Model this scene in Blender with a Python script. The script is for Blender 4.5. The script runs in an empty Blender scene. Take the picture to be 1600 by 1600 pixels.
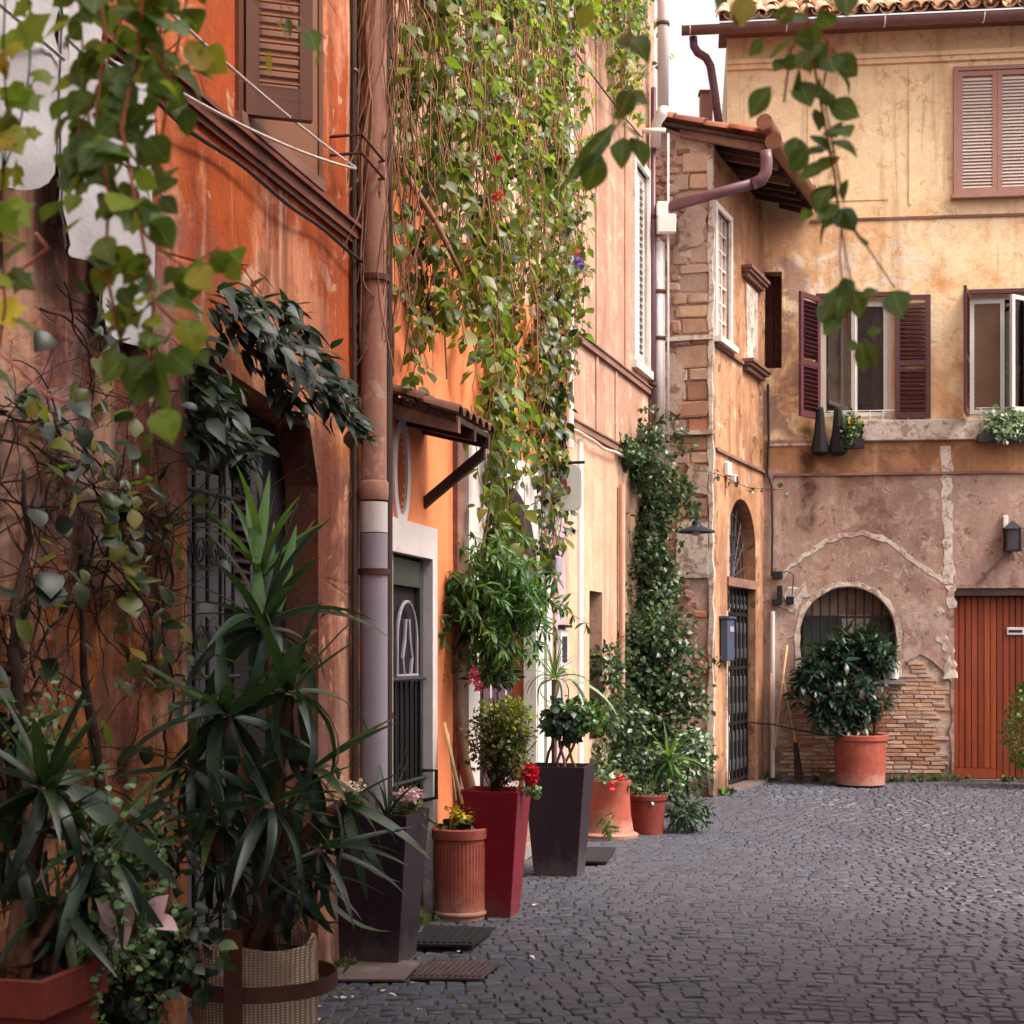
import bpy, bmesh, math, random
import numpy as np
from mathutils import Vector, Matrix
from mathutils.geometry import delaunay_2d_cdt
R = random.Random(7)
NR = np.random.default_rng(7)
scene = bpy.context.scene
COL = scene.collection
# ------------------------------------------------------------------ camera, world, sun, exposure
F, CX, HY, H = 2400.0, 800.0, 1020.0, 1.55        # focal length and horizon in 1600 px units, eye height
cam_d = bpy.data.cameras.new('camera'); cam = bpy.data.objects.new('camera', cam_d); COL.objects.link(cam)
cam.location = (0, 0, H); cam.rotation_euler = (math.radians(90), 0, 0)
cam_d.sensor_width = 36; cam_d.lens = 36*F/1600; cam_d.shift_y = (HY-800)/1600
cam_d.clip_start = .05; cam_d.clip_end = 600
cam_d.dof.use_dof = True; cam_d.dof.focus_distance = 9.0; cam_d.dof.aperture_fstop = 6.3
scene.camera = cam
SUN_EL, SUN_AZ = math.radians(52), math.radians(114)   # azimuth clockwise from +Y: from the right, over the roofs
w = bpy.data.worlds.new('World'); scene.world = w; w.use_nodes = True
nt = w.node_tree; bg = nt.nodes['Background']
sky = nt.nodes.new('ShaderNodeTexSky'); sky.sky_type = 'NISHITA'; sky.sun_disc = False
sky.sun_elevation = SUN_EL; sky.sun_rotation = SUN_AZ
sky.air_density = 1.0; sky.dust_density = 6.0; sky.ozone_density = 1.0; sky.altitude = 0
hs = nt.nodes.new('ShaderNodeHueSaturation'); hs.inputs['Saturation'].default_value = .06; nt.links.new(sky.outputs[0], hs.inputs['Color'])   # thin white overcast
wm = nt.nodes.new('ShaderNodeMix'); wm.data_type = 'RGBA'; wm.blend_type = 'MULTIPLY'; wm.inputs[0].default_value = 1; wm.inputs[7].default_value = (1, .96, .93, 1)
nt.links.new(hs.outputs[0], wm.inputs[6]); nt.links.new(wm.outputs[2], bg.inputs[0]); bg.inputs[1].default_value = 0.15
sd = bpy.data.lights.new('sun', 'SUN'); sun = bpy.data.objects.new('sun', sd); COL.objects.link(sun)
sd.energy = 1.4; sd.angle = math.radians(22); sd.color = (1, .87, .70)
sdir = Vector((math.sin(SUN_AZ)*math.cos(SUN_EL), math.cos(SUN_AZ)*math.cos(SUN_EL), math.sin(SUN_EL)))
sun.rotation_euler = sdir.to_track_quat('Z', 'Y').to_euler()
vs = scene.view_settings; vs.view_transform = 'Standard'; vs.look = 'None'; vs.exposure = 1.3; vs.gamma = 1; vs.use_curve_mapping = False
scene.cycles.max_bounces = 5; scene.cycles.diffuse_bounces = 3; scene.cycles.glossy_bounces = 2; scene.cycles.transmission_bounces = 3; scene.cycles.transparent_max_bounces = 8; scene.cycles.caustics_reflective = False; scene.cycles.caustics_refractive = False
scene.cycles.use_denoising = True

# ------------------------------------------------------------------ geometry helpers
def P(px, py, Y): return Vector(((px-CX)/F*Y, Y, H-(py-HY)/F*Y))
class Frame:
    """a wall plane: local x along it, local y into it, z up"""
    def __init__(s, ox, oy, ux, uy):
        l = math.hypot(ux, uy); s.o = Vector((ox, oy, 0)); s.u = Vector((ux/l, uy/l, 0)); s.n = Vector((-s.u.y, s.u.x, 0))
        s.M = Matrix(((s.u.x, s.n.x, 0, ox), (s.u.y, s.n.y, 0, oy), (0, 0, 1, 0), (0, 0, 0, 1))); s.Mi = s.M.inverted()
    def uv(s, px, py, out=0.0):
        d = Vector(((px-CX)/F, 1, -(py-HY)/F)); c = Vector((0, 0, H))
        t = (s.o - s.n*out - c).dot(s.n)/d.dot(s.n); q = s.Mi @ (c+d*t); return (q.x, q.z)
    def x(s, px, out=0.0): return s.uv(px, HY, out)[0]
    def pts(s, L, out=0.0): return [s.uv(a, b, out) for a, b in L]
    def w(s, x, y, z): return s.M @ Vector((x, y, z))
WORLD = Frame(0, 0, 1, 0)
FR = {}
def tag(o, label=None, cat=None, group=None, kind=None):
    for k, v in (('label', label), ('category', cat), ('group', group), ('kind', kind)):
        if v: o[k] = v
    return o
def thing(name, label, cat, frame=None, loc=None, group=None, kind=None):
    o = bpy.data.objects.new(name, None); COL.objects.link(o); o.empty_display_size = .1
    if frame is not None: M = frame.M
    else: M = Matrix.Translation(Vector(loc))
    o.matrix_basis = M; FR[o.name] = M
    return tag(o, label, cat, group, kind)
def obj(name, me, parent=None, frame=None, M=None):
    o = bpy.data.objects.new(name, me); COL.objects.link(o)
    B = M if M is not None else Matrix.Identity(4)
    if frame is not None: B = frame.M @ B
    if parent is not None:
        o.parent = parent; PM = FR.get(parent.name)
        if frame is not None and PM is not None: B = PM.inverted() @ B
    o.matrix_basis = B
    if frame is not None: FR[o.name] = frame.M if M is None else frame.M @ M
    return o
def to_mesh(name, V, Fc, mat, smooth=False):
    me = bpy.data.meshes.new(name); me.from_pydata(V, [], Fc); me.materials.append(mat)
    if smooth: me.polygons.foreach_set('use_smooth', [True]*len(me.polygons))
    me.update(); return me
class MB:
    def __init__(s): s.V = []; s.F = []
    def add(s, V, Fc):
        b = len(s.V); s.V += [tuple(v) for v in V]; s.F += [tuple(i+b for i in f) for f in Fc]; return s
    def box(s, x0, x1, y0, y1, z0, z1, M=None, bev=0.0):
        if bev > 0:
            bm = bmesh.new(); bmesh.ops.create_cube(bm, size=1)
            for v in bm.verts: v.co = Vector(((x0+x1)/2+v.co.x*(x1-x0), (y0+y1)/2+v.co.y*(y1-y0), (z0+z1)/2+v.co.z*(z1-z0)))
            bmesh.ops.bevel(bm, geom=list(bm.edges), offset=bev, segments=1, affect='EDGES')
            bm.verts.index_update(); V = [v.co.copy() for v in bm.verts]; Fc = [[v.index for v in f.verts] for f in bm.faces]; bm.free()
        else:
            V = [Vector((x, y, z)) for x in (x0, x1) for y in (y0, y1) for z in (z0, z1)]
            Fc = [(0, 1, 3, 2), (4, 6, 7, 5), (0, 4, 5, 1), (2, 3, 7, 6), (0, 2, 6, 4), (1, 5, 7, 3)]
        if M is not None: V = [M @ v for v in V]
        return s.add(V, Fc)
    def tube(s, pts, r, sides=8, cap=True):
        pts = [Vector(p) for p in pts]; n = len(pts); V = []; Fc = []
        rr = r if isinstance(r, (list, tuple)) else [r]*n
        prev = None
        for i, p in enumerate(pts):
            t = (pts[min(i+1, n-1)]-pts[max(i-1, 0)])
            if t.length < 1e-9: t = Vector((0, 0, 1))
            t.normalize()
            if prev is None:
                a = Vector((0, 0, 1)) if abs(t.z) < .9 else Vector((1, 0, 0))
                x = t.cross(a).normalized()
            else:
                x = (prev - t*prev.dot(t))
                x = x.normalized() if x.length > 1e-6 else t.orthogonal().normalized()
            prev = x; y = t.cross(x)
            for k in range(sides):
                a = 2*math.pi*k/sides; V.append(p+(x*math.cos(a)+y*math.sin(a))*rr[i])
        for i in range(n-1):
            for k in range(sides):
                a = i*sides+k; b = i*sides+(k+1) % sides; Fc.append((a, b, b+sides, a+sides))
        if cap and sides > 2: Fc.append(tuple(range(sides-1, -1, -1))); Fc.append(tuple(range((n-1)*sides, n*sides)))
        return s.add(V, Fc)
    def lathe(s, prof, seg=32, c=(0, 0, 0)):
        V = []; Fc = []; n = len(prof)
        for r, z in prof:
            for k in range(seg):
                a = 2*math.pi*k/seg; V.append((c[0]+r*math.cos(a), c[1]+r*math.sin(a), c[2]+z))
        for i in range(n-1):
            for k in range(seg):
                a = i*seg+k; b = i*seg+(k+1) % seg; Fc.append((a, b, b+seg, a+seg))
        return s.add(V, Fc)
    def prism(s, poly, y0, y1):
        """polygon in (x,z), extruded along y"""
        n = len(poly); V = [(x, y0, z) for x, z in poly]+[(x, y1, z) for x, z in poly]
        Fc = [tuple(range(n)), tuple(range(2*n-1, n-1, -1))]
        for i in range(n): j = (i+1) % n; Fc.append((i, i+n, j+n, j))
        return s.add(V, Fc)
    def build(s, name, mat, parent=None, frame=None, smooth=False, fix=True):
        me = to_mesh(name, s.V, s.F, mat, smooth)
        if fix:
            bm = bmesh.new(); bm.from_mesh(me); bmesh.ops.recalc_face_normals(bm, faces=bm.faces)
            if smooth:
                for e in bm.edges:
                    if len(e.link_faces) == 2 and e.calc_face_angle(0) > math.radians(38): e.smooth = False
            bm.to_mesh(me); bm.free()
        return obj(name, me, parent, frame)
def box(name, mat, parent, frame, x0, x1, y0, y1, z0, z1, bev=0.0): return MB().box(x0, x1, y0, y1, z0, z1, bev=bev).build(name, mat, parent, frame)
def tube(name, mat, parent, frame, pts, r, sides=10): return MB().tube(pts, r, sides).build(name, mat, parent, frame, smooth=True)
def inpoly(x, y, poly):
    c = False; n = len(poly); j = n-1
    for i in range(n):
        xi, yi = poly[i]; xj, yj = poly[j]
        if (yi > y) != (yj > y) and x < (xj-xi)*(y-yi)/(yj-yi)+xi: c = not c
        j = i
    return c
def hsh(x, y): return math.sin(x*1.7+math.sin(y*2.3)*1.3)*.5+math.sin(y*3.1+x*.9+1.7)*.3+math.sin(x*7.3+y*5.1)*.2
def wall(name, mat, parent, frame, outer, holes=(), depth=3.0, grid=.22, amp=.006):
    """a solid wall block: front face with openings (reveals of their own depth), sides and back"""
    V = []; E = []
    def loop(poly):
        b = len(V)
        # split long edges so that the relief stays smooth
        q = []
        for i, a in enumerate(poly):
            c = poly[(i+1) % len(poly)]; d = math.hypot(c[0]-a[0], c[1]-a[1]); k = max(1, int(d/.5))
            for t in range(k): q.append((a[0]+(c[0]-a[0])*t/k, a[1]+(c[1]-a[1])*t/k))
        for p in q: V.append(Vector(p))
        for i in range(len(q)): E.append((b+i, b+(i+1) % len(q)))
        return q
    oq = loop(outer); hq = [loop(h[0]) for h in holes]
    xs = [p[0] for p in outer]; zs = [p[1] for p in outer]
    x = min(xs)+grid/2
    while x < max(xs):
        z = min(zs)+grid/2
        while z < max(zs):
            p = (x+R.uniform(-.3, .3)*grid, z+R.uniform(-.3, .3)*grid)
            if inpoly(*p, outer) and not any(inpoly(*p, h) for h in hq): V.append(Vector(p))
            z += grid
        x += grid
    ov, oe, of, *_ = delaunay_2d_cdt(V, E, [], 0, 1e-4)
    mb = MB(); vv = []
    for p in ov: vv.append((p.x, amp*hsh(p.x*1.3, p.y*1.3)*1.0, p.y))
    ff = []
    for f in of:
        cx = sum(ov[i].x for i in f)/3; cy = sum(ov[i].y for i in f)/3
        if inpoly(cx, cy, outer) and not any(inpoly(cx, cy, h) for h in hq): ff.append(tuple(f))
    mb.add(vv, ff)
    for q, d in [(oq, depth)]+[(hq[i], holes[i][1]) for i in range(len(holes))]:
        n = len(q); a = [(x, amp*hsh(x*1.3, z*1.3), z) for x, z in q]; b = [(x, d, z) for x, z in q]
        mb.add(a+b, [(i, (i+1) % n, (i+1) % n+n, i+n) for i in range(n)])
    n = len(oq); mb.add([(x, depth, z) for x, z in oq], [tuple(range(n))])
    me = to_mesh(name, mb.V, mb.F, mat)
    bm = bmesh.new(); bm.from_mesh(me); bmesh.ops.remove_doubles(bm, verts=bm.verts, dist=1e-4); bmesh.ops.recalc_face_normals(bm, faces=bm.faces); bm.to_mesh(me); bm.free()
    return obj(name, me, parent, frame)
def rect(x0, x1, z0, z1): return [(x0, z0), (x1, z0), (x1, z1), (x0, z1)]
def archpoly(x0, x1, z0, zs, rise=None, n=14):
    c = (x0+x1)/2; r = (x1-x0)/2; h = r if rise is None else rise
    return [(x0, z0), (x1, z0)]+[(c+r*math.cos(math.pi*i/n), zs+h*math.sin(math.pi*i/n)) for i in range(n+1)]
def ribbon(name, mat, parent, frame, pts, wd, y0=-.008, jit=.2):
    """a raised band of plaster along a polyline on the wall; ragged edges"""
    V = []; n = len(pts); mb = MB()
    for i, (x, z) in enumerate(pts):
        a = pts[max(i-1, 0)]; b = pts[min(i+1, n-1)]; t = Vector((b[0]-a[0], b[1]-a[1])); t.normalize(); nn = Vector((-t.y, t.x))
        wl = wd/2*(1+R.uniform(-jit, jit)); wr = wd/2*(1+R.uniform(-jit, jit))
        V += [(x+nn.x*wl, .01, z+nn.y*wl), (x+nn.x*wl*.8, y0, z+nn.y*wl*.8), (x-nn.x*wr*.8, y0, z-nn.y*wr*.8), (x-nn.x*wr, .01, z-nn.y*wr)]
    Fc = []
    for i in range(n-1):
        for k in range(3): Fc.append((4*i+k, 4*i+k+1, 4*i+k+5, 4*i+k+4))
    Fc += [(0, 1, 2, 3), (4*n-4, 4*n-3, 4*n-2, 4*n-1)]
    mb.add(V, Fc); return mb.build(name, mat, parent, frame)
def fine(pts, step):
    q = []
    for i in range(len(pts)-1):
        a, b = Vector(pts[i]), Vector(pts[i+1]); k = max(1, int((b-a).length/step))
        for t in range(k): q.append(tuple(a+(b-a)*t/k))
    q.append(tuple(pts[-1])); return q

# ------------------------------------------------------------------ materials
def lin(c):
    def f(v): v = v/255; return v/12.92 if v <= .04045 else ((v+.055)/1.055)**2.4
    return (f(c[0]), f(c[1]), f(c[2]), 1)
class G:
    def __init__(s, name, rough=.85, metal=0.0, spec=.3):
        s.m = bpy.data.materials.new(name); s.m.use_nodes = True; s.nt = s.m.node_tree
        s.b = s.nt.nodes['Principled BSDF']; s.out = s.nt.nodes['Material Output']
        s.b.inputs['Roughness'].default_value = rough; s.b.inputs['Metallic'].default_value = metal
        s.b.inputs['Specular IOR Level'].default_value = spec
        s.co = None; s.k = 0
    def n(s, t): return s.nt.nodes.new(t)
    def L(s, a, b): s.nt.links.new(a, b)
    def coord(s):
        if s.co is None: s.co = s.n('ShaderNodeTexCoord').outputs['Object']
        return s.co
    def put(s, inp, v):
        if hasattr(v, 'is_output'): s.L(v, inp)
        else: inp.default_value = v
    def map(s, stretch=(1, 1, 1), off=None):
        mp = s.n('ShaderNodeMapping'); s.L(s.coord(), mp.inputs[0]); mp.inputs['Scale'].default_value = stretch
        s.k += 1; mp.inputs['Location'].default_value = off or (s.k*3.17, s.k*1.91, s.k*2.33); return mp.outputs[0]
    def noise(s, sc, det=5, ro=.6, stretch=(1, 1, 1), dist=0):
        t = s.n('ShaderNodeTexNoise'); s.L(s.map(stretch), t.inputs['Vector'])
        t.inputs['Scale'].default_value = sc; t.inputs['Detail'].default_value = det; t.inputs['Roughness'].default_value = ro; t.inputs['Distortion'].default_value = dist
        return t.outputs[0]
    def vor(s, sc, feat='DISTANCE_TO_EDGE', stretch=(1, 1, 1)):
        t = s.n('ShaderNodeTexVoronoi'); t.feature = feat; s.L(s.map(stretch), t.inputs['Vector']); t.inputs['Scale'].default_value = sc
        return t.outputs[0]
    def ramp(s, f, stops):
        r = s.n('ShaderNodeValToRGB'); e = r.color_ramp.elements
        while len(e) < len(stops): e.new(.5)
        for i, (p, c) in enumerate(stops): e[i].position = p; e[i].color = c if len(c) == 4 else lin(c)
        s.L(f, r.inputs[0]); return r.outputs[0]
    def mix(s, f, a, b, mode='MIX'):
        x = s.n('ShaderNodeMix'); x.data_type = 'RGBA'; x.blend_type = mode
        s.put(x.inputs[0], f); s.put(x.inputs[6], a); s.put(x.inputs[7], b); return x.outputs[2]
    def math(s, op, a, b=0.0, c=None):
        x = s.n('ShaderNodeMath'); x.operation = op; s.put(x.inputs[0], a); s.put(x.inputs[1], b)
        if c is not None: s.put(x.inputs[2], c)
        return x.outputs[0]
    def sm(s, v, lo, hi, a=0.0, b=1.0):
        x = s.n('ShaderNodeMapRange'); x.interpolation_type = 'SMOOTHSTEP'; s.put(x.inputs[0], v)
        for i, q in enumerate((lo, hi, a, b)): x.inputs[i+1].default_value = q
        return x.outputs[0]
    def axis(s, k):
        x = s.n('ShaderNodeSeparateXYZ'); s.L(s.coord(), x.inputs[0]); return x.outputs[k]
    def rnd(s):
        o = s.n('ShaderNodeObjectInfo').outputs['Random']; g = s.n('ShaderNodeNewGeometry').outputs['Random Per Island']
        return s.math('FRACT', s.math('ADD', o, g))
    def bump(s, h, st=.5, dist=.01):
        x = s.n('ShaderNodeBump'); x.inputs['Strength'].default_value = st; x.inputs['Distance'].default_value = dist; s.L(h, x.inputs['Height']); s.L(x.outputs[0], s.b.inputs['Normal']); return x
    def col(s, c): s.put(s.b.inputs['Base Color'], c); return s.m
def plaster(name, zones, patches=(), streak=None, rough=.92, bump=.5, crack=0.0, fine_amt=.22, base_dirt=.75):
    """zones: [(z_from, wobble, [three colours])] bottom to top; patches: dicts"""
    g = G(name, rough, 0, .15); z = g.axis(2); xx = g.axis(0)
    c = None; wob = g.noise(1.6, 4)
    for z0, wb, cols in zones:
        a = g.ramp(g.noise(.9, 8, .68), [(.34, cols[0]), (.5, cols[1]), (.66, cols[2])])
        if c is None: c = a
        else:
            zz = g.math('ADD', z, g.math('MULTIPLY', g.math('SUBTRACT', wob, .5), wb)); c = g.mix(g.sm(zz, z0-.03, z0+.03), c, a)
    height = g.noise(35, 6, .7)
    for p in patches:
        f = g.noise(p.get('sc', 1.5), 8, .66, p.get('st', (1, 1, 1)), p.get('d', .4))
        th = p.get('th', .58); so = p.get('so', .04); m = g.sm(f, th-so, th+so, 0, p.get('amt', 1))
        for ax, k in ((z, 'z'), (xx, 'x')):
            if k in p:
                lo, hi = p[k]; e = p.get('e', .25); ww = g.math('ADD', ax, g.math('MULTIPLY', g.math('SUBTRACT', wob, .5), p.get('wb', 1.2)))
                m = g.math('MULTIPLY', m, g.math('MULTIPLY', g.sm(ww, lo-e, lo+e), g.sm(ww, hi-e, hi+e, 1, 0)))
        c = g.mix(m, c, lin(p['c'])); 
        if p.get('h'): height = g.math('ADD', height, g.math('MULTIPLY', m, p['h']))
    gz = g.math('ADD', z, g.math('MULTIPLY', g.math('SUBTRACT', g.noise(3.5, 6, .7), .5), 1.1)); c = g.mix(g.sm(gz, .05, .40, base_dirt, 0), c, lin((84, 66, 58)))
    if streak:
        for sc, th, colr, amt in streak:
            f = g.noise(sc, 6, .65, (1, 1, .07)); c = g.mix(g.sm(f, th-.05, th+.11, 0, amt), c, lin(colr))
    if crack:
        v = g.vor(1.1); n2 = g.noise(1.3, 3); ck = g.math('MULTIPLY', g.sm(v, 0, .012, 1, 0), g.sm(n2, .5, .62)); c = g.mix(g.math('MULTIPLY', ck, crack), c, (.03, .02, .015, 1))
        height = g.math('SUBTRACT', height, g.math('MULTIPLY', ck, 1.5))
    f2 = g.noise(22, 6, .75); f3 = g.noise(5, 6, .7)
    k = g.math('ADD', g.math('MULTIPLY', f2, fine_amt*2), g.math('MULTIPLY', f3, fine_amt*2)); k = g.math('ADD', k, 1-fine_amt*2)
    cc = g.n('ShaderNodeCombineColor'); [g.L(k, cc.inputs[i]) for i in range(3)]
    c = g.mix(1.0, c, cc.outputs[0], 'MULTIPLY')
    h = g.math('ADD', height, g.math('MULTIPLY', f3, 1.6)); g.bump(h, bump, .012)
    return g.col(c)
def paint(name, c, rough=.5, metal=0.0, spec=.4, var=.25, scale=6, dirt=None, bump=.15, st=(1, 1, 1), splash=None):
    g = G(name, rough, metal, spec); a = lin(c); f = g.noise(scale, 6, .7, st)
    lo = tuple(v*(1-var) for v in a[:3])+(1,); hi = tuple(min(1, v*(1+var)) for v in a[:3])+(1,)
    col = g.ramp(f, [(.3, lo), (.7, hi)])
    if dirt: col = g.mix(g.sm(g.noise(3, 7, .7, st), .52, .66, 0, .7), col, lin(dirt))
    if splash:  # dried mud and lime marks low on the pot, scuffs elsewhere
        zz = g.math('ADD', g.axis(2), g.math('MULTIPLY', g.math('SUBTRACT', g.noise(9, 6, .75), .5), .5)); col = g.mix(g.sm(zz, .0, .2, .7, 0), col, lin(splash)); col = g.mix(g.sm(g.noise(14, 5, .7, (1, 1, .25)), .6, .7, 0, .35), col, lin(splash))
    g.bump(g.noise(40, 4, .6, st), bump, .004); return g.col(col)
def randcol(name, stops, rough=.9, spec=.2, fine=.35, bump=.6, sc=18, st=(1, 1, 1), stain=None):
    """each object (or island) takes its own colour from the ramp"""
    g = G(name, rough, 0, spec); c = g.ramp(g.rnd(), stops); f = g.noise(sc, 7, .72, st)
    v = g.math('ADD', g.math('MULTIPLY', f, fine*2), 1-fine); cc = g.n('ShaderNodeCombineColor'); [g.L(v, cc.inputs[i]) for i in range(3)]
    g.bump(g.noise(sc*1.5, 6, .7, st), bump, .006); c = g.mix(1.0, c, cc.outputs[0], 'MULTIPLY')
    if stain:   # broad patches of wear over the whole paving
        t = g.n('ShaderNodeTexNoise'); g.L(g.n('ShaderNodeNewGeometry').outputs['Position'], t.inputs['Vector']); t.inputs['Scale'].default_value = .55; t.inputs['Detail'].default_value = 7; t.inputs['Roughness'].default_value = .62
        c = g.mix(g.sm(t.outputs[0], .52, .68, 0, .55), c, lin(stain[0])); c = g.mix(g.sm(t.outputs[0], .30, .47, .5, 0), c, lin(stain[1])); g.L(g.sm(t.outputs[0], .35, .65, rough+.12, rough-.08), g.b.inputs['Roughness'])
    return g.col(c)
def leafmat(name, stops, rough=.42, trans=.3, spec=.5, tint=(150, 190, 50), veins=False, tips=False):
    g = G(name, rough, 0, spec); c = g.ramp(g.rnd(), stops); f = g.noise(40, 3, .6)
    v = g.math('ADD', g.math('MULTIPLY', f, .5), .75); cc = g.n('ShaderNodeCombineColor'); [g.L(v, cc.inputs[i]) for i in range(3)]
    c = g.mix(1.0, c, cc.outputs[0], 'MULTIPLY')
    if tips:
        yy = g.axis(1); lf = g.noise(9, 3, .6, (12, .6, 1)); c = g.mix(g.sm(lf, .5, .7, 0, .45), c, lin((92, 116, 74))); rr = g.math('ADD', yy, g.math('MULTIPLY', g.math('SUBTRACT', g.rnd(), .5), .3)); c = g.mix(g.sm(rr, .86, .98, 0, .85), c, lin((128, 96, 56)))
    if veins:
        ax = g.math('ABSOLUTE', g.axis(0)); yy = g.axis(1); mid = g.sm(ax, .006, .03, .55, 0)
        wv = g.math('FRACT', g.math('MULTIPLY', g.math('SUBTRACT', yy, g.math('MULTIPLY', ax, .8)), 6.5)); sv = g.math('MULTIPLY', g.sm(g.math('ABSOLUTE', g.math('SUBTRACT', wv, .5)), .0, .1, .3, 0), g.sm(ax, .0, .4, 1, .2))
        c = g.mix(g.math('MAXIMUM', mid, sv), c, lin((170, 186, 110))); blot = g.noise(3.2, 4); c = g.mix(g.sm(blot, .5, .72, 0, .5), c, lin((60, 84, 40)))
    g.col(c)
    t = g.n('ShaderNodeBsdfTranslucent'); g.L(g.mix(.45, c, lin(tint)), t.inputs[0])
    x = g.n('ShaderNodeMixShader'); x.inputs[0].default_value = trans; g.L(g.b.outputs[0], x.inputs[1]); g.L(t.outputs[0], x.inputs[2]); g.L(x.outputs[0], g.out.inputs[0])
    return g.m
M = {}
M['orange'] = plaster('weathered_orange_plaster', [(0, 0, [(164, 98, 56), (180, 110, 62), (148, 86, 54)]), (2.95, .5, [(186, 92, 48), (166, 76, 40), (198, 110, 64)])],
    [dict(sc=.9, th=.28, so=.06, c=(158, 132, 130), z=(1.75, 3.0), x=(-3, 1.85), e=.2, h=.5, amt=.95),
     dict(sc=2.6, th=.57, so=.03, c=(112, 84, 80), z=(1.4, 3.4), x=(-3, 2.1), amt=.7), dict(sc=3.2, th=.6, so=.02, c=(170, 96, 60), z=(1.4, 2.9), x=(-3, 2.1), amt=.8, h=-.5), dict(sc=6, th=.6, so=.03, c=(166, 142, 138), z=(1.6, 2.9), x=(-3, 1.9), amt=.6),
     dict(sc=2.2, th=.52, so=.03, c=(136, 86, 72), z=(0, 2.9), h=-.5), dict(sc=.8, th=.40, so=.05, c=(98, 58, 52), z=(2.6, 3.3), x=(-3, 1.7), amt=.9), dict(sc=1.4, th=.44, so=.05, c=(126, 88, 80), z=(-1, 2.5), x=(2.55, 4.4), e=.1, wb=.3, amt=.85),
     dict(sc=3.5, th=.60, so=.02, c=(206, 150, 118), z=(.0, 2.9), x=(2.9, 4.4), h=-.5),
     dict(sc=1.6, th=.57, so=.05, c=(216, 150, 116), amt=.7), dict(sc=2.4, th=.57, so=.03, c=(132, 84, 66), z=(2.9, 9), amt=.6, st=(1, 1, .4)), dict(sc=4.5, th=.62, so=.02, c=(212, 176, 152), z=(2.9, 9), amt=.6, h=-.4), dict(sc=1.0, th=.5, so=.1, c=(160, 80, 56), z=(4.0, 11), amt=.5), dict(sc=1.2, th=.6, so=.08, c=(110, 52, 34), amt=.6)],
    [(2.3, .56, (220, 172, 142), .6), (1.7, .55, (104, 50, 34), .7), (4.5, .57, (112, 66, 52), .6), (9, .6, (226, 186, 160), .5)], crack=.2)
M['orange2'] = plaster('fresh_orange_plaster', [(0, 0, [(224, 130, 86), (234, 140, 94), (222, 124, 80)]), (4.25, .5, [(226, 180, 156), (234, 192, 170), (220, 166, 140)])],  # paler upper zone: glare high on the wall put into the colour
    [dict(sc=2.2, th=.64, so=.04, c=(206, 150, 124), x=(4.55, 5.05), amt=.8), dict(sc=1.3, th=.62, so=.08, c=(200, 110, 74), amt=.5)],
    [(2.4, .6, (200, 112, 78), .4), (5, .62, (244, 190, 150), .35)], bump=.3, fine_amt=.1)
M['peach'] = plaster('stained_peach_plaster', [(0, 0, [(200, 158, 130), (208, 168, 142), (190, 148, 122)]), (3.52, .02, [(190, 152, 130), (166, 128, 110), (202, 168, 144)])],
    [dict(sc=2.4, th=.6, so=.04, c=(206, 132, 104), z=(3.5, 12), amt=.7, st=(1, 1, .3)), dict(sc=4.0, th=.6, so=.04, c=(230, 206, 188), z=(3.5, 12), amt=.4), dict(sc=1.4, th=.55, so=.05, c=(176, 140, 128), z=(3.5, 4.6), amt=.7)],
    [(3.2, .56, (166, 128, 114), .55), (6, .6, (230, 208, 192), .3), (2.0, .55, (148, 104, 92), .6), (1.1, .55, (166, 118, 98), .5)], crack=.2)
M['mauve'] = plaster('mauve_plaster', [(0, 0, [(170, 144, 150), (182, 156, 164), (160, 134, 138)])], [dict(sc=2, th=.6, c=(140, 112, 110), amt=.6)], [(3, .6, (140, 116, 118), .4)], bump=.25)
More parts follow.
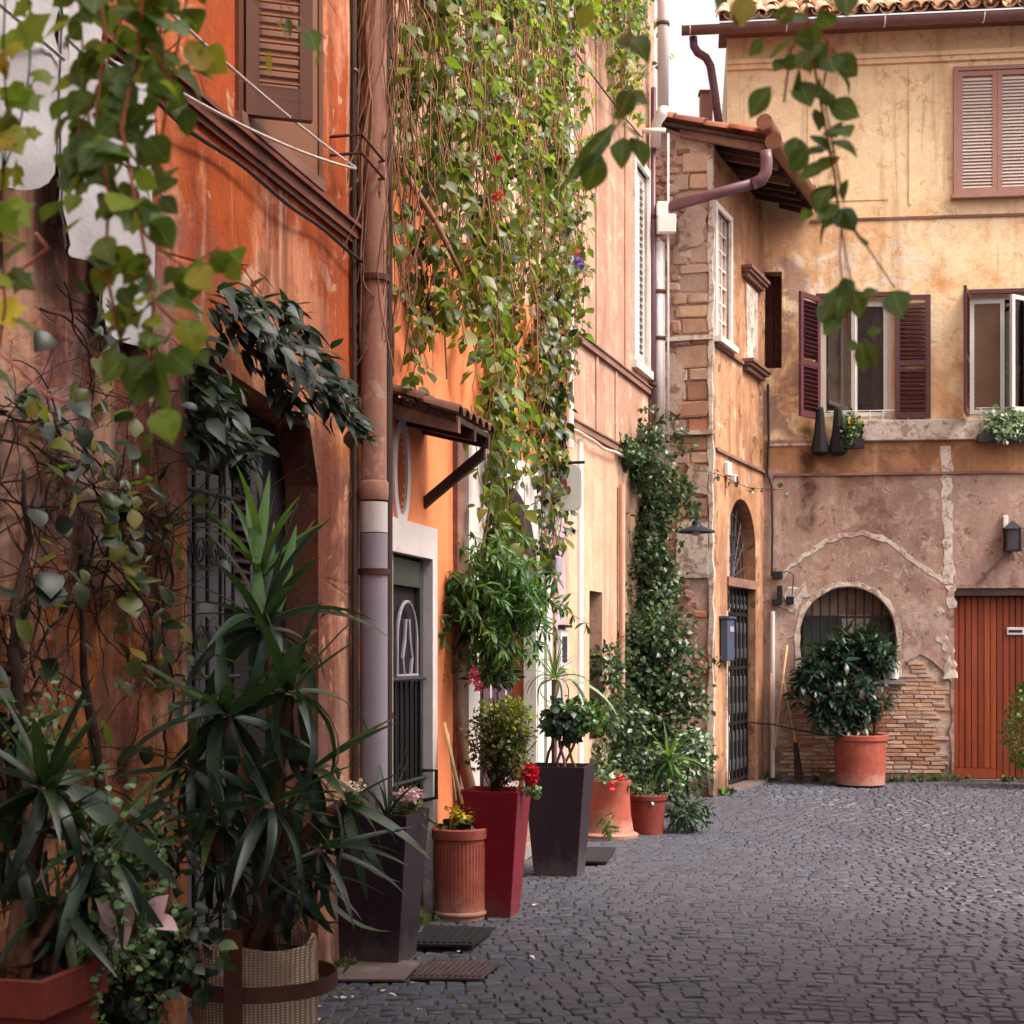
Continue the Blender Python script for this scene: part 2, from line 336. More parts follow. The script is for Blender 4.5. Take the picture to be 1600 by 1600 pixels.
M['ochre'] = plaster('ochre_and_mauve_plaster',
    [(0, 0, [(148, 121, 108), (162, 134, 120), (132, 105, 93)]), (3.72, .05, [(150, 108, 80), (172, 124, 88), (150, 104, 84)]), (4.13, .06, [(236, 202, 156), (240, 212, 172), (228, 188, 138)])],
    [dict(sc=1.3, th=.55, so=.06, c=(168, 134, 124), z=(-1, 3.6), amt=.8), dict(sc=1.1, th=.58, so=.04, c=(112, 78, 68), z=(-1, 3.7), amt=.7),
     dict(sc=2.6, th=.62, so=.03, c=(184, 160, 150), z=(-1, 3.2), h=-.3, amt=.5), dict(sc=5, th=.56, so=.03, c=(184, 156, 144), z=(-1, 3.7), amt=.6), dict(sc=9, th=.6, so=.03, c=(190, 166, 156), z=(-1, 3.7), amt=.35, st=(1, 1, .6)), dict(sc=7, th=.6, so=.02, c=(96, 66, 56), z=(-1, 4.0), amt=.6), dict(sc=3, th=.58, so=.03, c=(98, 72, 58), z=(-1, .55), amt=.9, e=.15),
     dict(sc=1.2, th=.55, so=.06, c=(240, 214, 176), z=(4.2, 12), amt=.7), dict(sc=6, th=.6, so=.03, c=(204, 156, 104), z=(4.2, 12), amt=.6), dict(sc=.9, th=.54, so=.05, c=(216, 138, 84), z=(4.3, 6.9), amt=.55),
     dict(sc=3.4, th=.54, so=.03, c=(238, 216, 196), z=(5.3, 6.6), x=(.1, 1.9), amt=.9, h=-.4), dict(sc=2.0, th=.45, so=.05, c=(164, 128, 112), z=(4.1, 6.4), x=(-.8, .45), amt=.9, e=.12),
     dict(sc=2.6, th=.5, so=.05, c=(124, 88, 66), z=(3.7, 4.2), x=(-1, 2.4), amt=.8), dict(sc=1.5, th=.40, so=.08, c=(84, 52, 40), z=(3.0, 4.3), x=(.42, .62), e=.06, wb=.25, amt=.9),
     dict(sc=2.5, th=.5, so=.06, c=(110, 74, 62), z=(2.9, 3.9), x=(.9, 1.5), e=.1, amt=.6)],
    [(2.6, .6, (150, 100, 70), .35), (5, .62, (240, 214, 180), .3), (8, .6, (110, 78, 62), .35)], crack=0)
M['sidewall'] = plaster('ochre_brown_plaster', [(0, 0, [(172, 126, 96), (186, 140, 106), (158, 112, 84)])],
    [dict(sc=1.8, th=.56, so=.05, c=(150, 102, 76), amt=.7), dict(sc=3.2, th=.62, so=.03, c=(206, 180, 158), amt=.7, h=-.4), dict(sc=5, th=.6, so=.02, c=(96, 66, 50), amt=.8), dict(sc=8, th=.6, so=.04, c=(204, 172, 146), amt=.4), dict(sc=1.6, th=.52, so=.05, c=(134, 92, 70), amt=.7, st=(1, 1, .3))],
    [(3, .56, (140, 90, 62), .5), (5, .62, (204, 172, 146), .3), (1.6, .54, (120, 78, 56), .5)], crack=.15)
M['mortar'] = plaster('rubble_mortar', [(0, 0, [(176, 146, 132), (190, 162, 148), (160, 128, 112)])], [dict(sc=4, th=.55, c=(120, 88, 70), amt=.7), dict(sc=2, th=.6, c=(206, 186, 172), amt=.7)], bump=1.0)
M['stone'] = randcol('quoin_stone', [(0, (150, 108, 84)), (.2, (190, 148, 122)), (.4, (172, 144, 130)), (.6, (204, 166, 138)), (.8, (146, 114, 100)), (1, (194, 126, 94))], fine=.55, bump=1.0, sc=9, stain=((196, 164, 140), (96, 76, 54)))
M['rubble'] = randcol('rubble_stone', [(0, (176, 120, 92)), (.3, (186, 152, 136)), (.5, (160, 120, 100)), (.75, (204, 172, 154)), (1, (150, 104, 80))], fine=.4, bump=.9)
M['brick'] = randcol('thin_brick', [(0, (172, 126, 100)), (.3, (186, 148, 126)), (.5, (168, 140, 130)), (.7, (200, 166, 144)), (.88, (184, 138, 102)), (1, (146, 98, 80))], fine=.5, bump=.9)
M['brickjoint'] = plaster('pale_lime_joint', [(0, 0, [(186, 158, 144), (200, 174, 160), (166, 138, 124)])], [dict(sc=3, th=.55, c=(136, 106, 90), amt=.7)], bump=.8)
M['limeband'] = plaster('pale_lime_plaster', [(0, 0, [(190, 174, 162), (202, 188, 176), (176, 156, 144)])], [dict(sc=5, th=.54, so=.03, c=(150, 122, 110), amt=.8), dict(sc=14, th=.58, so=.03, c=(134, 104, 94), amt=.7)], bump=.6)
M['white'] = paint('aged_white_paint', (222, 212, 206), .55, var=.08, dirt=(186, 172, 164))
M['white2'] = paint('white_frame_paint', (214, 208, 200), .4, var=.05)
M['surround'] = plaster('pale_grey_render', [(0, 0, [(206, 194, 192), (214, 204, 202), (198, 184, 180)])], [dict(sc=3, th=.62, c=(180, 162, 156), amt=.5)], bump=.2, fine_amt=.07)
M['cobble'] = randcol('basalt_cobble', [(0, (66, 68, 79)), (.25, (75, 76, 87)), (.5, (70, 72, 83)), (.75, (82, 81, 91)), (1, (71, 70, 78))], rough=.5, spec=.4, fine=.3, bump=.5, sc=26, stain=((92, 89, 95), (54, 51, 57)))
M['cobblejoint'] = paint('dark_joint_soil', (64, 63, 70), .95, var=.3, scale=20, bump=.6)
M['scrolliron'] = paint('grey_worn_iron', (60, 54, 58), .55, .2, var=.3)
M['iron'] = paint('black_iron', (30, 27, 30), .5, .3, var=.3)
M['rust'] = paint('rusty_iron', (86, 50, 38), .8, .2, var=.4, dirt=(50, 30, 26))
M['pipebrown'] = paint('brown_pipe_paint', (116, 84, 80), .5, .0, var=.2, st=(1, 1, .3), dirt=(92, 66, 60))
M['pipepurple'] = paint('plum_brown_pipe', (106, 72, 80), .4, .0, var=.12)
M['gutter'] = paint('copper_brown_gutter', (124, 80, 62), .5, .1, var=.25, dirt=(110, 70, 60))
M['claypipe'] = plaster('worn_clay_pipe', [(0, 0, [(150, 106, 92), (164, 120, 104), (136, 92, 78)])], [dict(sc=6, th=.6, c=(190, 160, 146), amt=.7)], [(8, .55, (100, 66, 54), .6)], bump=.3)
M['pipegrey'] = paint('pale_grey_pipe', (206, 198, 198), .5, var=.06, dirt=(176, 160, 156), st=(1, 1, .3))
M['pipelilac'] = paint('lilac_grey_pipe', (150, 140, 150), .5, var=.1)
M['darkbrown'] = paint('dark_brown_wood', (60, 38, 32), .65, var=.35, scale=10, st=(1, 1, .15))
M['courseb'] = paint('brown_painted_ledge', (116, 62, 44), .7, var=.35, scale=8, dirt=(84, 46, 36))
M['oldwood'] = paint('grey_brown_old_wood', (128, 92, 80), .85, var=.35, scale=10, st=(.2, 1, 1), dirt=(84, 58, 48))
M['reddoor'] = randcol('varnished_red_plank', [(0, (112, 48, 28)), (.35, (136, 60, 34)), (.7, (104, 42, 25)), (1, (154, 74, 40))], rough=.55, spec=.3, fine=.7, bump=.3, sc=12, st=(2, 2, .12), stain=((150, 76, 40), (66, 30, 22)))
M['shutdark'] = paint('dark_red_shutter_paint', (84, 44, 50), .45, var=.2, st=(1, 1, .2))
M['shutpink'] = paint('faded_pink_shutter_paint', (160, 118, 104), .6, var=.14, dirt=(166, 110, 100))
M['slatpale'] = randcol('faded_lilac_slat', [(0, (196, 178, 170)), (1, (212, 194, 184))], rough=.6, fine=.12, bump=.1)
M['slatdark'] = randcol('dark_red_slat', [(0, (74, 38, 44)), (1, (92, 50, 56))], rough=.45, fine=.15, bump=.1)
M['shutbrown'] = paint('brown_shutter_paint', (98, 58, 42), .5, var=.2, st=(1, 1, .2))
M['slatbrown'] = randcol('brown_slat', [(0, (118, 76, 56)), (1, (136, 90, 66))], rough=.5, fine=.15, bump=.1)
M['greendoor'] = paint('dark_green_door_paint', (66, 68, 64), .4, var=.2, st=(1, 1, .2))
M['greydoor'] = paint('slate_grey_door_paint', (78, 74, 82), .5, var=.2, st=(1, 1, .2))
def glass(name, c, rough=.06):
    g = G(name, rough, 0, .6); f = g.noise(1.1, 3); return g.col(g.ramp(f, [(.35, tuple(v*.6 for v in lin(c)[:3])+(1,)), (.65, lin(c))]))
def clearglass(name):
    g = G(name, .03, 0, .5); f = g.n('ShaderNodeFresnel'); f.inputs[0].default_value = 1.5; t = g.n('ShaderNodeBsdfTransparent'); t.inputs[0].default_value = (.86, .88, .86, 1); gl = g.n('ShaderNodeBsdfGlossy'); gl.inputs['Roughness'].default_value = .03
    x = g.n('ShaderNodeMixShader'); g.L(g.math('MINIMUM', g.math('MULTIPLY', f.outputs[0], 1.6), 1.0), x.inputs[0]); g.L(t.outputs[0], x.inputs[1]); g.L(gl.outputs[0], x.inputs[2]); g.L(x.outputs[0], g.out.inputs[0]); return g.m
M['glass'] = clearglass('clear_window_glass'); M['curtain'] = paint('cream_curtain', (168, 148, 124), .95, var=.12, st=(4, 4, .2)); M['roomwall'] = paint('ochre_room_wall', (120, 92, 70), .95, var=.15)
M['oldtile'] = randcol('dark_old_tile', [(0, (104, 72, 60)), (1, (134, 96, 82))], fine=.4); M['glassbrown'] = glass('brown_blind_glass', (120, 92, 70), .15); M['glassmauve'] = glass('mauve_reflection_glass', (74, 66, 78))  # darker canopy tiles; opaque panes with a brown blind and mauve reflections painted in
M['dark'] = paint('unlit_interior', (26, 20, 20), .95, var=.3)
M['terra'] = paint('terracotta', (150, 76, 62), .8, 0, .2, var=.25, scale=7, dirt=(168, 96, 84), bump=.4, splash=(176, 136, 120))
M['terradark'] = paint('old_terracotta', (118, 54, 44), .85, 0, .2, var=.25, scale=7, dirt=(96, 46, 40), bump=.4)
M['redpot'] = paint('glossy_red_planter', (126, 16, 36), .38, var=.14, splash=(116, 62, 62))
M['darkpot'] = paint('dark_plum_planter', (40, 28, 37), .42, var=.25, splash=(92, 80, 78))
M['soil'] = paint('potting_soil', (46, 34, 28), .98, var=.5, scale=30, bump=1)
M['burlap'] = None
M['canvas'] = paint('white_canvas', (188, 184, 187), .95, var=.06, scale=30, bump=.8)
M['wire'] = paint('pale_wire', (206, 190, 180), .5, var=.1)
M['cable'] = paint('black_cable', (40, 30, 30), .6, var=.2)
M['bark'] = paint('brown_bark', (104, 72, 54), .9, var=.4, scale=14, st=(1, 1, .3), bump=.6)
M['barkdark'] = paint('dark_bark', (52, 34, 28), .9, var=.4, scale=14, st=(1, 1, .3), bump=.6)
M['drystem'] = paint('dry_vine_stem', (132, 92, 66), .85, var=.35, scale=9, bump=.3)
M['redstem'] = paint('reddish_vine_stem', (168, 92, 60), .6, var=.2)
M['pinkstem'] = paint('pink_vine_stem', (206, 116, 106), .5, var=.2)
M['bamboo'] = paint('pale_cane', (192, 150, 112), .6, var=.2)
M['mat'] = paint('black_rubber_mat', (26, 23, 26), .9, var=.4, scale=40, bump=1)
M['grate'] = paint('cast_iron_cover', (92, 74, 74), .6, .3, var=.3, scale=14)
M['kerbstone'] = plaster('grey_step_stone', [(0, 0, [(140, 126, 126), (152, 138, 136), (126, 110, 110)])], bump=.5)
M['bluebox'] = paint('blue_grey_enamel', (66, 74, 96), .4, var=.1)
M['lampblack'] = paint('dark_blue_black_enamel', (40, 42, 56), .35, var=.1)
M['rosso'] = paint('rust_red_print', (140, 66, 62), .7, var=.15)
M['rooftile'] = randcol('pale_clay_tile', [(0, (214, 170, 136)), (.3, (232, 200, 170)), (.6, (206, 158, 124)), (1, (240, 214, 190))], fine=.3, bump=.5)
M['rooftilered'] = randcol('red_clay_tile', [(0, (160, 88, 68)), (.4, (150, 100, 84)), (1, (124, 78, 66))], fine=.3, bump=.5)
M['skyglow'] = None
def burlap():
    g = G('pale_burlap', .95, 0, .1); wv = []
    for ax, sc in (('Z', 95), ('X', 60)):
        t = g.n('ShaderNodeTexWave'); t.bands_direction = ax; g.L(g.coord(), t.inputs[0]); t.inputs['Scale'].default_value = sc*.35; t.inputs['Distortion'].default_value = 1.2; t.inputs['Detail'].default_value = 2; wv.append(t.outputs['Fac'])
    f = g.math('MULTIPLY', wv[0], wv[1]); g.bump(f, .6, .004)
    c = g.ramp(f, [(.0, (140, 116, 98)), (.3, (206, 184, 160)), (1, (232, 214, 192))]); c = g.mix(g.sm(g.noise(3, 6), .5, .65, 0, .6), c, lin((120, 96, 84))); return g.col(c)
M['burlap'] = burlap()
# leaves: albedo ramps
LV = {}
LV['near'] = leafmat('fresh_green_leaf', [(0, (58, 82, 32)), (.35, (76, 104, 40)), (.65, (92, 120, 48)), (.88, (70, 96, 44)), (1, (120, 132, 44))], .45, .42, veins=True)
LV['lime'] = leafmat('lime_leaf', [(0, (120, 150, 40)), (.5, (142, 168, 52)), (.8, (170, 168, 40)), (1, (196, 150, 50))], .5, .5, veins=True)
LV['ivy'] = leafmat('creeper_leaf', [(0, (46, 58, 24)), (.3, (70, 84, 32)), (.6, (92, 100, 38)), (.85, (116, 116, 46)), (1, (148, 126, 56))], .38, .45)
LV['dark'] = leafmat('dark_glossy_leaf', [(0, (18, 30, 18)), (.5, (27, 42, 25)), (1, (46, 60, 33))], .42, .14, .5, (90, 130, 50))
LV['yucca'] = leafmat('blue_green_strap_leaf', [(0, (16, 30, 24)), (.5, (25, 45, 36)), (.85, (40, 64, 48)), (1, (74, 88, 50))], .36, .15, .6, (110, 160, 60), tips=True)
LV['youngyucca'] = leafmat('young_green_strap_leaf', [(0, (70, 110, 54)), (1, (96, 138, 70))], .4, .35)
LV['jas'] = leafmat('small_dark_leaf', [(0, (28, 44, 28)), (.4, (44, 66, 40)), (.75, (70, 92, 58)), (1, (110, 128, 84))], .35, .2, .6, (100, 140, 60))
LV['bam'] = leafmat('bright_narrow_leaf', [(0, (34, 70, 28)), (.5, (54, 98, 40)), (1, (96, 136, 62))], .4, .35)
LV['bush'] = leafmat('olive_brown_small_leaf', [(0, (56, 58, 30)), (.5, (84, 84, 44)), (.8, (112, 104, 58)), (1, (120, 80, 50))], .5, .25)
LV['round'] = leafmat('round_creeper_leaf', [(0, (46, 76, 42)), (.5, (78, 112, 66)), (1, (128, 156, 104))], .35, .25)
LV['olean'] = leafmat('blue_green_shrub_leaf', [(0, (20, 36, 30)), (.4, (32, 54, 44)), (.85, (58, 84, 66)), (1, (96, 112, 70))], .35, .15, .6, (90, 130, 70))
LV['varieg'] = leafmat('pale_variegated_leaf', [(0, (70, 104, 72)), (.5, (134, 160, 124)), (1, (206, 214, 190))], .45, .25)
LV['topi'] = leafmat('clipped_green_leaf', [(0, (40, 72, 30)), (.6, (70, 108, 44)), (1, (110, 128, 56))], .45, .25)
def petal(name, a, b): return leafmat(name, [(0, a), (1, b)], .6, .3, .2, b)
LV['yellow'] = petal('yellow_petal', (232, 200, 50), (244, 220, 90)); LV['red'] = petal('red_petal', (196, 24, 36), (222, 50, 60)); LV['pinkf'] = petal('pale_pink_petal', (214, 170, 176), (236, 204, 204)); LV['whitef'] = petal('cream_petal', (236, 214, 190), (244, 230, 214)); LV['magenta'] = petal('pink_petal', (206, 70, 110), (226, 100, 130)); LV['violet'] = petal('violet_petal', (96, 60, 190), (130, 90, 210))
# ------------------------------------------------------------------ leaves
def leaf_tpl(prof, bend=.2, fold=.25, twist=0.0, stalk=0.0):
    """unit leaf along +Y, face up +Z; prof = half widths from base to tip"""
    n = len(prof); V = []; Fc = []; y = 0; z = 0; ang = bend*-.5 if bend > 0 else 0; step = 1/(n-1)
    for i, wd in enumerate(prof):
        t = i/(n-1); tw = twist*t
        for sx in (-1, 0, 1):
            q = Vector((sx*wd*math.cos(tw), 0, sx*wd*math.sin(tw)+abs(sx)*wd*fold)); V.append((q.x, y-stalk*0, z+q.z))
        ang2 = bend*(.25+t*1.5); y += math.cos(ang2)*step; z -= math.sin(ang2)*step
    for i in range(n-1):
        a = 3*i; Fc += [(a, a+1, a+4, a+3), (a+1, a+2, a+5, a+4)]
    return V, Fc
def dense(prof, n=9):
    q = []
    for i in range(n):
        t = i/(n-1)*(len(prof)-1); k = min(int(t), len(prof)-2); f = t-k
        p0 = prof[max(k-1, 0)]; p1 = prof[k]; p2 = prof[k+1]; p3 = prof[min(k+2, len(prof)-1)]
        q.append(max(.003, .5*(2*p1+(p2-p0)*f+(2*p0-5*p1+4*p2-p3)*f*f+(3*p1-p0-3*p2+p3)*f**3)))
    q[-1] = .003; return q
def strap(bend, wd=.045, n=9, twist=0.0): return leaf_tpl([wd*(.65+.35*min(1, i/2))*(1-(i/(n-1))**2.6)+.0008 for i in range(n)], bend, .35, twist)
TPL = {
 'ovate': [leaf_tpl(dense([.02, .22, .34, .33, .2, .01], 9), b, f, t) for b, f, t in ((.25, .2, 0), (.5, .35, .3), (.1, .15, -.3), (.7, .1, .2))],
 'heart': [leaf_tpl(dense([.10, .40, .46, .38, .2, .01], 9), b, f, t) for b, f, t in ((.3, .15, 0), (.5, .3, .25), (.15, .1, -.25))],
 'ivy': [leaf_tpl([.03, .22, .30, .24, .12, .005], b, f, t) for b, f, t in ((.35, .25, 0), (.8, .4, .3), (.15, .2, -.3))],
 'lance': [leaf_tpl([.02, .11, .13, .08, .005], b, f, t) for b, f, t in ((.3, .3, 0), (.6, .3, .3), (.1, .4, -.2))],
 'narrow': [leaf_tpl([.01, .065, .07, .004], b, .3) for b in (.2, .5, .8)],
 'tiny': [leaf_tpl([.05, .34, .01], b, .2) for b in (.2, .6)],
 'round': [leaf_tpl([.12, .44, .40, .06], b, .15) for b in (.2, .5)],
 'strap': [strap(b, t=None) if False else strap(b, .042, 9, tw) for b, tw in ((.12, 0), (.45, .2), (.85, -.2), (1.25, .1), (1.6, .3))],
 'blade': [strap(b, .02, 6) for b in (.2, .7, 1.2)],
 'petal': [leaf_tpl([.1, .4, .35, .1], .3, .1)],
}
LOBE = [(0, 0), (.28, -.08), (.5, .12), (.40, .34), (.62, .52), (.34, .62), (.2, .78), (0, 1.05)]
def lobed(bend):
    V = [(0, .35, .03)]; out = LOBE+[(-x, y) for x, y in LOBE[-2:0:-1]]
    for x, y in out: V.append((x, y, -bend*(abs(x)**1.5)-bend*.5*y*y))
    n = len(out); return V, [(0, 1+i, 1+(i+1) % n) for i in range(n)]
TPL['lobed'] = [lobed(.15), lobed(.4)]
_lm = {}
def leaf_mesh(kind, k, mat):
    key = (kind, k, mat.name)
    if key not in _lm: V, Fc = TPL[kind][k]; _lm[key] = to_mesh('leaf', V, Fc, mat, True)
    return _lm[key]
def mat4(pos, d, up, s, roll=0.0, wide=1.0):
    y = Vector(d).normalized(); z = Vector(up); z = z-y*z.dot(y)
    z = z.normalized() if z.length > 1e-4 else y.orthogonal().normalized()
    if roll: z = Matrix.Rotation(roll, 3, y) @ z
    x = y.cross(z)
    return Matrix(((x.x*s*wide, y.x*s, z.x*s, pos[0]), (x.y*s*wide, y.y*s, z.y*s, pos[1]), (x.z*s*wide, y.z*s, z.z*s, pos[2]), (0, 0, 0, 1)))
CAMP = Vector((0, 0, H))
def leaves(root, items, name='leaf', cap=300, stuffname='foliage'):
    """items: (kind, variant, mat, 4x4 in world). The largest in view become objects, the rest one mesh."""
    if not items: return
    if cap:
        def seen(it):
            p = it[3].translation; s = it[3].col[1].to_3d().length
            inside = p.y > .3 and abs(p.x/p.y) < .35 and -.26 < (p.z-H)/p.y < .45
            return -(s/max((p-CAMP).length, .5))*(1 if inside else .01)
        items = sorted(items, key=seen)
    PM = FR[root.name].inverted()
    for kind, k, mat, m in items[:cap]:
        o = bpy.data.objects.new(name, leaf_mesh(kind, k, mat)); COL.objects.link(o); o.parent = root; o.matrix_basis = PM @ m
    rest = items[cap:]
    if rest: stuff(root, rest, stuffname)
def stuff(root, items, name):
    PM = FR[root.name].inverted(); by = {}
    for kind, k, mat, m in items: by.setdefault((kind, k, mat.name), []).append(m)
    VV = []; FF = []; MI = []; mats = []; base = 0
    for (kind, k, mn), ms in by.items():
        V, Fc = TPL[kind][k]; V = np.c_[np.array(V), np.ones(len(V))]; A = np.array([np.array(PM @ m)[:3] for m in ms])
        W = np.einsum('nij,vj->nvi', A, V).reshape(-1, 3); VV.append(W)
        if mn not in mats: mats.append(mn)
        nv = len(V)
        for i in range(len(ms)):
            b = base+i*nv; FF += [tuple(q+b for q in f) for f in Fc]
        MI += [mats.index(mn)]*(len(ms)*len(Fc)); base += nv*len(ms)
    me = bpy.data.meshes.new(name); me.from_pydata(np.concatenate(VV).tolist(), [], FF)
    for mn in mats: me.materials.append(bpy.data.materials[mn])
    me.polygons.foreach_set('material_index', MI); me.polygons.foreach_set('use_smooth', [True]*len(FF)); me.update()
    return tag(obj(name, me, root), kind='stuff')
def rv(s=1.0): return Vector((R.gauss(0, s), R.gauss(0, s), R.gauss(0, s)))
def pick(kind): return R.randrange(len(TPL[kind]))
def world_tube(root, name, mat, pts, r, sides=6, kind=None):
    return tag(MB().tube(pts, r, sides).build(name, mat, root, WORLD, smooth=True, fix=False), kind=kind)
def tubes(root, name, mat, lines, sides=4, kind='stuff'):
    mb = MB()
    for pts, r in lines: mb.tube(pts, r, sides, cap=False)
    return tag(mb.build(name, mat, root, WORLD, smooth=True, fix=False), kind=kind)
def wander(a, b, n, j):
    a, b = Vector(a), Vector(b); q = []; off = Vector((0, 0, 0))
    for i in range(n+1):
        t = i/n; off += rv(j); e = math.sin(math.pi*t) if True else 1
        q.append(a.lerp(b, t)+off*min(1, e*1.6+.0))
    return q
def sag(a, b, s, n=10): a, b = Vector(a), Vector(b); return [a.lerp(b, i/n)-Vector((0, 0, s*4*(i/n)*(1-i/n))) for i in range(n+1)]
def blob(items, c, rad, n, kind, mats, size, shell=.55, up=.5, out=1.0, squash=None, droop=0.0):
    """leaves through an ellipsoid, denser to the outside, uneven"""
    c = Vector(c)
    for _ in range(n):
        v = rv().normalized(); t = R.random()**shell
        lump = .8+.3*hsh(v.x*3+c.x, v.z*3+v.y*2)
        p = c+Vector((v.x*rad[0], v.y*rad[1], v.z*rad[2]))*t*lump
        d = v*out+rv(.6)+Vector((0, 0, -droop)); u = Vector((0, 0, up))+v*.6+rv(.4)
        items.append((kind, pick(kind), mats[R.randrange(len(mats))], mat4(p, d, u, size*R.uniform(.65, 1.25))))
def rosette(items, c, n, L, mat, lo=-.5, hi=1.4, az=None, kind='strap', wide=1.0, axis=(0, 0, 1)):
    c = Vector(c); ax = Vector(axis).normalized(); q = Vector((0, 0, 1)).rotation_difference(ax)
    for i in range(n):
        t = (i+.5)/n; el = hi+(lo-hi)*t+R.gauss(0, .12); a = i*2.399+R.gauss(0, .2) if az is None else R.uniform(*az)
        d = Vector((math.cos(a)*math.cos(el), math.sin(a)*math.cos(el), math.sin(el))); d = q @ d
        up = Vector((0, 0, 1)) if el < 1.2 else Vector((-math.cos(a), -math.sin(a), .3))
        nv = len(TPL[kind]); k = min(nv-1, max(0, int((1-(el-lo)/(hi-lo+1e-6))*nv*.8+R.uniform(-.4, 1.0))))
        if el > .95: k = min(k, 1)
        items.append((kind, k, mat, mat4(c+d*.02, d, up, L*R.uniform(.75, 1.12), R.gauss(0, .35), wide)))

# ------------------------------------------------------------------ setting: ground
UX, UY = .23375/1.02695, 1/1.02695                 # direction of the left-hand wall line
WA = Frame(-2.64+.23375*4.0, 4.0, .23375, 1)       # orange houses
WP = Frame(.4432, 13.19, .3116, 1)                 # peach house
WK = Frame(1.53, 16.72, .64, -.19)                 # stone house, gable end
WS = Frame(2.17, 16.53, .41, 1)                    # stone house, side
WF = Frame(3.08, 18.70, .99357, -.1132)            # ochre house across the end
def wallx(Y): return -2.64+.23375*Y if Y < 13.19 else -3.667+.3116*Y
def yA(px): return 2.64/(.23375-(px-CX)/F)
def lx(Y): return (Y-4.0)*1.02695                  # local x on WA for a depth Y
gx = [-200, -30, -8]+list(np.arange(-4, 9.01, .3))+[14, 40, 200]; gy = [-200, -30, 0]+list(np.arange(3, 19.6, .3))+[24, 60, 300]; GV = []; GF = []
for y in gy:
    for x in gx: GV.append((x, y, -.007+(.010*hsh(x*.9, y*.9)-.03*max(0, 1-abs(x-(.24*y-.15))/.9) if (-4 < x < 9 and 3 < y < 19.5) else -.03)))
for j in range(len(gy)-1):
    for i in range(len(gx)-1): a = j*len(gx)+i; GF.append((a, a+1, a+len(gx)+1, a+len(gx)))
ground = obj('ground', to_mesh('ground', GV, GF, M['cobblejoint'], True)); tag(ground, kind='structure')
pv = bpy.data.objects.new('cobbled_paving', None); COL.objects.link(pv); pv['kind'] = 'structure'; FR[pv.name] = Matrix.Identity(4)
def cobble_tpl():
    V = []
    for z, s in ((-.05, .5), (-.007, .495), (.003, .40)):
        for x, y in ((-1, -1), (1, -1), (1, 1), (-1, 1)): V.append((x*s, y*s, z))
    Fc = []
    for r in range(2):
        for k in range(4): a = r*4+k; b = r*4+(k+1) % 4; Fc.append((a, b, b+4, a+4))
    Fc.append((8, 9, 10, 11)); return V, Fc
cm = []
for k in range(6):
    V, Fc = cobble_tpl(); V = [(x*(1+R.uniform(-.1, .1)), y*(1+R.uniform(-.1, .1)), z+(R.uniform(-.004, .004) if z > -.01 else 0)) for x, y, z in V]; cm.append((V, Fc))
cobs = []
pitch = .097; Y = 3.6; row = 0
while Y < 19.4:
    x0 = wallx(Y)-.25; x1 = min(.37*Y+1.5, 8.2); x = x0+R.uniform(0, pitch)
    while x < x1:
        wv = .09*math.sin(x*1.9+.6*math.sin(Y*.7))+.05*math.sin(x*.8+Y*.9)
        y = Y+wv; wd = pitch*R.uniform(.86, 1.12)
        inside = x > wallx(y)-.12
        zz = .010*hsh(x*.9, y*.9)+R.uniform(-.003, .003)-.03*max(0, 1-abs(x-(.24*y-.15))/.9)
        ang = .13*math.cos(x*1.9+.6*math.sin(Y*.7))+R.gauss(0, .025)
        m = Matrix.Translation((x, y, zz)) @ Matrix.Rotation(ang, 4, 'Z') @ Matrix.Rotation(R.gauss(0, .028), 4, 'X') @ Matrix.Rotation(R.gauss(0, .022), 4, 'Y') @ Matrix.Diagonal((wd-.001, (pitch-.001)*R.uniform(.92, 1.0), 1, 1))
        if inside: cobs.append((R.randrange(6), m))
        x += wd
    Y += pitch*R.uniform(.97, 1.03)
def cob_seen(c):
    p = c[1].translation; ok = abs(p.x/p.y) < .335 and p.y > 6.35
    return (0 if ok else 1, p.y)
cobs.sort(key=cob_seen)
cmesh = [to_mesh('cobblestone', V, Fc, M['cobble']) for V, Fc in cm]
for k, m in cobs[:300]:
    o = bpy.data.objects.new('cobblestone', cmesh[k]); COL.objects.link(o); o.parent = pv; o.matrix_basis = m
VV = []; FF = []; b = 0
for k, m in cobs[300:]:
    V, Fc = cm[k]; VV += [tuple(m @ Vector(v)) for v in V]; FF += [tuple(i+b for i in f) for f in Fc]; b += len(V)
tag(obj('cobblestones', to_mesh('cobblestones', VV, FF, M['cobble']), pv), kind='stuff')
# fallen leaves and bits of plaster on the cobbles
lit = thing('leaf_litter', None, None, loc=(0, 6.6, 0), kind='stuff'); it = []
for _ in range(150):
    y = R.uniform(6.3, 9.5); x = wallx(y)+.15+abs(R.gauss(0, .35)); a = R.uniform(0, 6.28)
    it.append(('ovate', pick('ovate'), R.choice([LV['bush'], LV['whitef'], LV['ivy']]), mat4((x, y, .015), (math.cos(a), math.sin(a), .1), (0, 0, 1), R.uniform(.015, .045))))
stuff(lit, it, 'fallen_leaves')
for o in list(COL.objects):
    if o.name.startswith('fallen_leaves'): o['kind'] = 'stuff'

